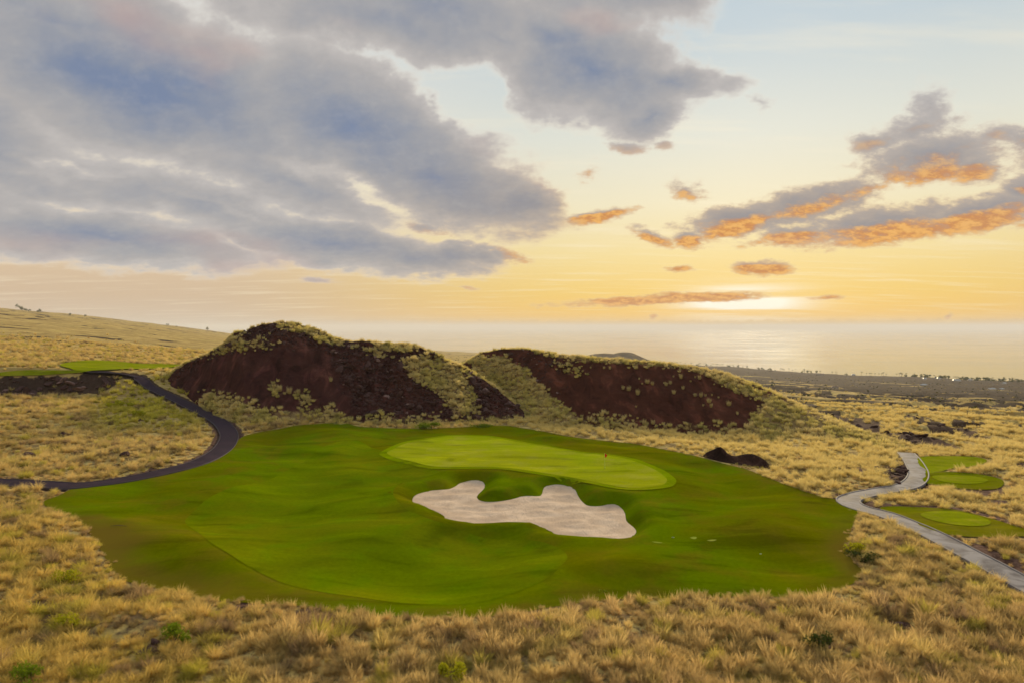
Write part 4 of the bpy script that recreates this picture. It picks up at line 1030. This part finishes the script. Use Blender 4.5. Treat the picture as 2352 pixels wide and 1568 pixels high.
# ------------------------------------------------------------------ loose stones
for i, (qx, qy, s, lab) in enumerate([(2066, 1424, .35, "small pale stone in the grass at the right, below the path"), (1258, 1432, .5, "dark stone half buried in the foreground grass, centre"), (350, 1505, .7, "dark maroon stone in the foreground grass below the green shrub"),
                                     (66, 1052, 1.6, "dark maroon rock in the grass of the left mound"), (150, 1000, 1.3, "brown boulder on the left mound, below the rocky bank"), (290, 1052, 1.1, "small boulder on the left mound near the path bend"), (565, 1398, .5, "maroon stone at the front edge of the turf, left of centre")]):
    me = rock_me("boulder", 330 + i, M['rock_pale'] if i == 0 else M['rock'], .75, 3)
    o = bpy.data.objects.new("boulder", me); COL.objects.link(o); o.location = on_land(qx, qy, .1); o.scale = (s, s * .9, s * .8); tag(o, lab, "rock")
# stones of the bank below the far strip, pieces of the ground
rng = np.random.default_rng(9); B0 = LAVA[0]
lo, hi = B0.min(0), B0.max(0); cnt = 0
while cnt < 110:
    p = rng.uniform(lo, hi)
    if not inside(B0, p[:1], p[1:])[0]: continue
    o = bpy.data.objects.new("stone", rock_ms[rng.integers(5)] if rng.uniform() > .25 else rock_pm[rng.integers(2)]); COL.objects.link(o); o.parent = terrain
    s = .35 + 1.4 * rng.uniform() ** 2; o.location = (p[0], p[1], float(wild_z(p[:1], p[1:])[0]) + .1 * s); o.scale = (s * 1.2, s, s * .8); o.rotation_euler = (rng.normal(0, .4), rng.normal(0, .4), rng.uniform(0, 6.28)); cnt += 1
for Q in LAVA[1:4] + [LAVA[7]]:
    lo, hi = Q.min(0), Q.max(0); cnt = 0
    while cnt < 35:
        p = rng.uniform(lo, hi)
        if not inside(Q, p[:1], p[1:])[0]: continue
        o = bpy.data.objects.new("stone", rock_ms[rng.integers(5)]); COL.objects.link(o); o.parent = terrain
        s = .3 + .8 * rng.uniform() ** 2; o.location = (p[0], p[1], float(wild_z(p[:1], p[1:])[0]) + .1 * s); o.scale = (s * 1.3, s, s * .7); o.rotation_euler = (rng.normal(0, .4), rng.normal(0, .4), rng.uniform(0, 6.28)); cnt += 1

for q_ in POCKETS[:17]:
    for i in range(3):
        p = q_ + rng.normal(0, .7, 2)
        if sdf(APRON, p[:1], p[1:], 3.0)[0] < .3: continue
        o = bpy.data.objects.new("stone", rock_ms[rng.integers(5)]); COL.objects.link(o); o.parent = terrain
        s = rng.uniform(.18, .45); o.location = (p[0], p[1], float(wild_z(p[:1], p[1:])[0]) + .1 * s); o.scale = (s * 1.3, s, s * .8); o.rotation_euler = (rng.normal(0, .4), rng.normal(0, .4), rng.uniform(0, 6.28))
# ------------------------------------------------------------------ the flag
def tube(name, P, rads, mat, parent=None, seg=10):
    P = [Vector(p) for p in P]; V, F = [], []
    for i, (p, r) in enumerate(zip(P, rads)):
        d = (P[min(i + 1, len(P) - 1)] - P[max(i - 1, 0)]).normalized(); a = d.orthogonal().normalized(); b = d.cross(a)
        for e in range(seg): V.append(tuple(p + (a * math.cos(e * 2 * math.pi / seg) + b * math.sin(e * 2 * math.pi / seg)) * r))
    for i in range(len(P) - 1): F += [(i * seg + e, i * seg + (e + 1) % seg, (i + 1) * seg + (e + 1) % seg, (i + 1) * seg + e) for e in range(seg)]
    F += [tuple(range(seg))[::-1], tuple(range((len(P) - 1) * seg, len(P) * seg))]
    return mesh_obj(name, V, F, mat, parent)
def flat_mat(name, c, rough=.6, spec=.3, var=.15):
    m, t, out = new_mat(name); n = t.noise(t.node('ShaderNodeTexCoord').outputs['Object'], 5, 4)
    principled(t, out, t.mix(t.lerp(n, .3, .7, 0, var), c, tuple(v * .55 for v in c[:3]) + (1,)), rough, spec); return m
M['red'] = flat_mat("red_flag_cloth", (.72, .03, .012, 1), .8); M['pole'] = flat_mat("yellow_green_pole_paint", (.62, .66, .12, 1), .4)
M['dark'] = flat_mat("hole_cup", (.02, .02, .02, 1)); M['white'] = flat_mat("white_paint", (.45, .5, .3, 1), .7)
gp = hit(*np.array(R5([(1662, 303)])).T, .55)[0]; gz = float(course_z(gp[:1], gp[1:])[0]) + .185
flag = bpy.data.objects.new("golf_flag", None); COL.objects.link(flag); flag.location = (gp[0], gp[1], gz)
tube("pole", [(0, 0, -.1), (0, 0, 1.0), (0, 0, 2.35)], (.032, .03, .026), M['pole'], flag)
V, F = [], []
for i in range(11):
    t = i / 10
    wd = .36 * math.sin(math.pi * min(1, .12 + t * .95)) ** .7 + .02
    for j in range(9):
        s = j / 8; V.append((.015 + s * wd - .12 * wd * t, .05 * math.sin(s * 9 + t * 2) * (.3 + s), 2.33 - .66 * t - .10 * s * (1 - t)))
F = [(i * 9 + j, i * 9 + j + 1, i * 9 + j + 10, i * 9 + j + 9) for i in range(10) for j in range(8)]
fo = mesh_obj("flag", V, F, M['red'], flag); so = fo.modifiers.new("cloth", 'SOLIDIFY'); so.thickness = .012
tube("cup_rim", [(0, 0, .0), (0, 0, .012)], (.075, .075), M['dark'], flag, 16)
tag(flag, "small red flag on a thin pale pole standing in the putting green", "golf flag")

# markers and litter on the turf
def on_turf(qx, qy, off=.12):
    P = hit(np.array([float(qx)]), np.array([float(qy)]))[0]; return (P[0], P[1], float(course_z(P[:1], P[1:])[0]) + off)
def pebble(name, loc, s, mat, label, cat, sd):
    me = rock_me(name, sd, mat, .6, 3); o = bpy.data.objects.new(name, me); COL.objects.link(o); o.location = loc; o.scale = s; tag(o, label, cat)
R6 = lambda L: reg(2600, 1900, .42517, L)
(a1, a2, a3, a4, a5) = [on_turf(*p) for p in R6([(216, 590), (1042, 722), (412, 600), (582, 636), (70, 650)])]
pebble("yardage_marker", a1, (.14, .14, .12), M['white'], "small white marker on the turf right of the bunker", "marker", 401)
pebble("sprinkler_cap", a2, (.11, .11, .08), M['white'], "tiny pale sprinkler cap alone on the dark turf at the right", "sprinkler cap", 402)
M['dry_turf'] = turf_mat("dried_turf_patch", (.26, .30, .01, 1), (.24, .29, .01, 1), (.3, .3, .03, 1))
for (c, rx, ry, lab) in ((a3, .3, .2, "round yellowish worn spot on the turf right of the white marker"), (a4, .45, .10, "long yellowish worn streak on the turf right of the round worn spot"), (a5, .5, .09, "curved yellowish worn streak on the turf left of the white marker")):
    a = np.linspace(0, 2 * math.pi, 25)[:-1]
    sheet("worn_patch", np.stack([c[0] + rx * np.cos(a) * (1 + .2 * np.sin(3 * a)), c[1] + ry * 2 * np.sin(a)], -1), .25, .10, M['dry_turf'], lab)
tw = on_turf(272, 1210)
tube("twig", [(tw[0] - .9, tw[1], tw[2]), (tw[0], tw[1] + .05, tw[2] + .05), (tw[0] + 1.0, tw[1] - .1, tw[2])], (.02, .035, .015), M['bark'], None, 6)
tag(bpy.data.objects["twig"], "thin dark twig lying on the turf at the far left", "twig")

# ------------------------------------------------------------------ posts, houses and trees of the coast plain
def post(qx, qb, qt, label, wires=True):
    P = on_land(qx, qb); h = (qb - qt) * K * P[1] / FPX
    root = bpy.data.objects.new("utility_pole", None); COL.objects.link(root); root.location = P
    tube("pole", [(0, 0, -.3), (0, 0, h)], (.14, .09), M['bark'], root, 8)
    if wires: tube("crossarm", [(-.9, 0, h * .93), (.9, 0, h * .93)], (.07, .07), M['bark'], root, 6)
    tag(root, label, "utility pole")
post(1841.6, 924, 893, "tall thin pole on the straw slope right of the cinder hill")
post(2221.5, 970, 957, "short dark post on the pale slope at the right edge", False)
post(2171, 912, 898, "thin pole among the dark lava fields at the right")
R7 = lambda L: reg(3100, 1350, .42347, L)
M['roof'] = flat_mat("pale_metal_roof", (.42, .40, .37, 1), .4, .4); M['roof_b'] = flat_mat("brown_roof", (.30, .20, .13, 1), .7); M['wall'] = flat_mat("cream_wall", (.66, .58, .46, 1), .8)
def house(qx, qy, w, d, h, label, roof='roof', rz=0.0):
    P = on_land(qx, qy); f_ = min(1.0, P[1] / 2200.0); w, d, h = w * f_ * .8, d * f_ * .8, h * f_; root = bpy.data.objects.new("house", None); COL.objects.link(root); root.location = P; root.rotation_euler = (0, 0, rz)
    V = [(sx * w / 2, sy * d / 2, z) for z in (-4, h) for sx, sy in ((-1, -1), (1, -1), (1, 1), (-1, 1))]
    mesh_obj("wall", V, [(0, 1, 5, 4), (1, 2, 6, 5), (2, 3, 7, 6), (3, 0, 4, 7), (4, 5, 6, 7)], M['wall'], root, False)
    o = .8; V = [(-w / 2 - o, -d / 2 - o, h - .2), (w / 2 + o, -d / 2 - o, h - .2), (w / 2 + o, d / 2 + o, h - .2), (-w / 2 - o, d / 2 + o, h - .2), (-w / 2 + d * .3, 0, h + d * .32), (w / 2 - d * .3, 0, h + d * .32)]
    mesh_obj("roof", V, [(0, 1, 5, 4), (2, 3, 4, 5), (1, 2, 5), (3, 0, 4), (3, 2, 1, 0)], M[roof], root, False)
    tag(root, label, "house", "houses on the coast plain")
HS = [((210, 318), 26, 12, 4, 'roof', "leftmost white roof in the row of three by the left shore trees"), ((240, 317), 20, 10, 4, 'roof', "middle white roof in the row of three by the left shore trees"), ((272, 318), 22, 10, 4, 'roof', "rightmost white roof in the row of three by the left shore trees"),
      ((425, 349), 34, 12, 3, 'roof_b', "long brown roofed shed inland of the left shore"), ((740, 350), 16, 10, 3, 'roof', "small pale house alone on the dark plain"), ((1415, 390), 14, 10, 4, 'roof', "small white house left of the bright shore house"),
      ((1548, 390), 12, 10, 5, 'roof', "bright white house close to the shore at the right"), ((1715, 408), 26, 12, 4, 'roof', "wide white roof below the palms at the right"), ((1842, 400), 12, 9, 4, 'roof', "small white house below the thickest palms"),
      ((1405, 450), 26, 12, 4, 'roof', "pale shed on the dark plain below the shore houses"), ((2165, 434), 16, 10, 4, 'roof', "white house below the dense trees at the far right"), ((2000, 381), 22, 10, 5, 'roof', "long pale roof among the shore trees at the right"),
      ((2050, 490), 26, 12, 4, 'roof', "pale farm shed on the straw strip at the right"), ((2142, 488), 14, 9, 4, 'roof', "small white shed beside the pale farm shed"), ((570, 480), 24, 10, 4, 'roof_b', "brown low building on the thin straw strip")]
for (p, w, d, h, rf, lab) in HS:
    (q,) = R7([p]); house(q[0], q[1], w, d, h, lab, rf, random.uniform(-.4, .4))

def palm_meshes(seed):
    rng = np.random.default_rng(seed); H = rng.uniform(10, 15); bend = rng.uniform(-1.5, 1.5)
    V, F = [], []
    for i in range(5):
        t = i / 4; r = .32 * (1 - .45 * t)
        for e in range(5): V.append((bend * t * t + r * math.cos(e * 1.2566), r * math.sin(e * 1.2566), H * t - .5 * (1 - t)))
    F = [(i * 5 + e, i * 5 + (e + 1) % 5, i * 5 + 5 + (e + 1) % 5, i * 5 + 5 + e) for i in range(4) for e in range(5)]
    tr = bpy.data.meshes.new("trunk"); tr.from_pydata(V, [], F); tr.materials.append(M['bark'])
    V, F = [], []
    for f_ in range(15):
        a = f_ * .4189 + rng.uniform(-.2, .2); L = rng.uniform(3.2, 4.4); up = rng.uniform(-.3, .9); k = len(V)
        for i in range(5):
            t = i / 4; q = L * t; z = H + q * up * (1 - .3 * t) - 2.6 * t * t; w = .75 * math.sin(math.pi * (.12 + .86 * t))
            cx, cy_ = bend + q * math.cos(a), q * math.sin(a)
            V += [(cx - w * math.sin(a), cy_ + w * math.cos(a), z - .25), (cx, cy_, z), (cx + w * math.sin(a), cy_ - w * math.cos(a), z - .25)]
        for i in range(4):
            b = k + i * 3; F += [(b, b + 1, b + 4, b + 3), (b + 1, b + 2, b + 5, b + 4)]
    cr = bpy.data.meshes.new("crown"); cr.from_pydata(V, [], F); cr.materials.append(M['leaf_d']); return tr, cr
def tree_meshes(seed, H):
    rng = np.random.default_rng(seed); V, F = stems(rng, 5, H * .4, H * .8); V = [(x * 1, y, z) for x, y, z in V]
    for i in range(4):
        pass
    k = len(V)
    for cz, r in ((-.5, H * .045), (H * .5, H * .025)):
        for e in range(5): V.append((r * math.cos(e * 1.2566), r * math.sin(e * 1.2566), cz))
    F = F + [(k + e, k + (e + 1) % 5, k + 5 + (e + 1) % 5, k + 5 + e) for e in range(5)]
    tr = bpy.data.meshes.new("trunk"); tr.from_pydata(V, [], F); tr.materials.append(M['bark'])
    V, F, B = leaf_cloud(rng, 520, H * .62, H * .55, H * .9, H * .075, 8); V = [(x, y, z + H * .12) for x, y, z in V]
    cr = bpy.data.meshes.new("crown"); cr.from_pydata(V, [], F); cr.materials.append(M['leaf_d']); return tr, cr
palms = [palm_meshes(600 + i) for i in range(4)]; trees = [tree_meshes(620 + i, 7.0) for i in range(4)]
def plant(kind, ms, loc, s, label, cat, group, i):
    root = bpy.data.objects.new(kind, None); COL.objects.link(root); root.location = loc; root.scale = (s, s, s); root.rotation_euler = (0, 0, i * 2.39)
    for nm, me in zip(("trunk", "crown"), ms[i % len(ms)]):
        o = bpy.data.objects.new(nm, me); COL.objects.link(o); o.parent = root
    tag(root, label, cat, group)
def shore(qx):
    """how far out the land meets the sea in one direction"""
    d = ray(qx, 800.0); y = 1400 * 1.004 ** np.arange(420); z = wild_z(d[0] / d[1] * y, y)
    i = np.argmax(z < SEA_Z + 1.5); return d[0] / d[1], y[i]
rng = np.random.default_rng(31); c = 0
for lo, hi, cnt in ((1540, 1700, 22), (1790, 1930, 18), (1975, 2340, 62)):
    for i in range(cnt):
        u, y = shore(rng.uniform(lo, hi)); y = y - rng.uniform(5, 190 if lo > 1900 else 80); x = u * y
        plant("palm_tree", palms, (x, y, float(wild_z(np.array([x]), np.array([y]))[0])), rng.uniform(.75, 1.15), "tall thin palm in the row along the distant shore", "palm tree", "palms along the shore", c); c += 1
for lo, hi, cnt in ((1600, 1960, 22), (2080, 2350, 60)):
    for i in range(cnt):
        u, y = shore(rng.uniform(lo, hi)); y = y - rng.uniform(20, 260); x = u * y
        plant("shore_tree", trees, (x, y, float(wild_z(np.array([x]), np.array([y]))[0]) - .4), rng.uniform(.8, 1.8), "dark rounded tree in the belt behind the distant shore", "tree", "trees behind the shore", c); c += 1
RT = [((125, 158), 1.4, "leftmost tree on the left skyline, beside the hump"), ((175, 172), 1.5, "tallest dark tree on the left skyline"), ((206, 178), 1.0, "small tree right of the tallest tree on the left skyline"), ((226, 181), .9, "bush at the right end of the first cluster on the left skyline"),
      ((318, 188), 1.3, "lone rounded tree right of the cluster on the left skyline"), ((547, 211), .9, "tiny lone tree halfway along the left skyline"), ((665, 222), .8, "tiny bush right of the halfway tree on the left skyline"), ((1315, 291), .8, "small bush low on the left skyline"), ((1380, 302), .6, "tiny bush just right of the small low skyline bush"), ((1628, 323), 1.2, "rounded bush nearest the left cinder hill on the skyline")]
for (p, s, lab) in RT:
    (q,) = R1([p]); P = hit(np.array([q[0]]), np.array([q[1] + 2.0]), 0.0, lambda x, y: wild_z(x, y) - sstep(5200, 8000, np.hypot(x, y)) * 260)[0]
    d = P[1]; H = s * 20 * .5102 / 4 * d / FPX / 7.0 * 1.1
    plant("skyline_tree", trees, (P[0], P[1], float(wild_z(P[:1], P[1:])[0]) - .3), max(H, .4), lab, "tree", "trees on the left skyline", c); c += 1

# scrub dotted over the far lava plain
rng = np.random.default_rng(41); n = 9000
y = 420 * (2700 / 420.) ** rng.uniform(0, 1, n); x = rng.uniform(-.85, .85, n) * y
k = (fbm(x / 60, y / 40, 3, 801) > .05) & (x > -.1 * y); x, y = x[k], y[k]; z = wild_z(x, y); k = z > SEA_Z + 3; x, y, z = x[k], y[k], z[k]; n = len(x)
scrub_me = []
for i in range(3):
    V, F, B = leaf_cloud(rng, 60, .9, .9, .8, .28, 4); scrub_me.append(proto("scrub", V, F, B, M['leaf_d']))
V, F, B = leaf_cloud(rng, 60, 1.0, .9, .7, .28, 4); scrub_me.append(proto("scrub", V, F, B, M['straw_pale']))
scatter("far_scrub", np.stack([x, y, z - .1], -1), scl3(rng.uniform(.8, 2.0, n), rng), rot3(n, rng, .05), np.ones((n, 4)), rng.integers(0, 4, n), scrub_me, "low dark scrub dotted over the lava plain towards the coast")

# ------------------------------------------------------------------ air: thin sea haze round the whole place
HZ = [(-70000, -9000), (70000, -9000), (70000, 70000), (-70000, 70000)]
V = [(x, y, z) for z in (SEA_Z - 8, 215.0) for x, y in HZ]
hm = bpy.data.materials.new("sea_haze"); hm.use_nodes = True; hm.node_tree.nodes.clear(); ht = T(hm.node_tree)
pv = ht.node('ShaderNodeVolumePrincipled'); pv.inputs['Color'].default_value = (.95, .93, .90, 1); pv.inputs['Density'].default_value = .00004; pv.inputs['Anisotropy'].default_value = .1
ho = ht.node('ShaderNodeOutputMaterial'); ht.put(ho.inputs['Volume'], pv.outputs[0])
haze = mesh_obj("haze", V, [(3, 2, 1, 0), (4, 5, 6, 7), (0, 1, 5, 4), (1, 2, 6, 5), (2, 3, 7, 6), (3, 0, 4, 7)], hm, None, False)
tag(haze, "thin warm haze over the plain and the sea", None, None, "stuff")
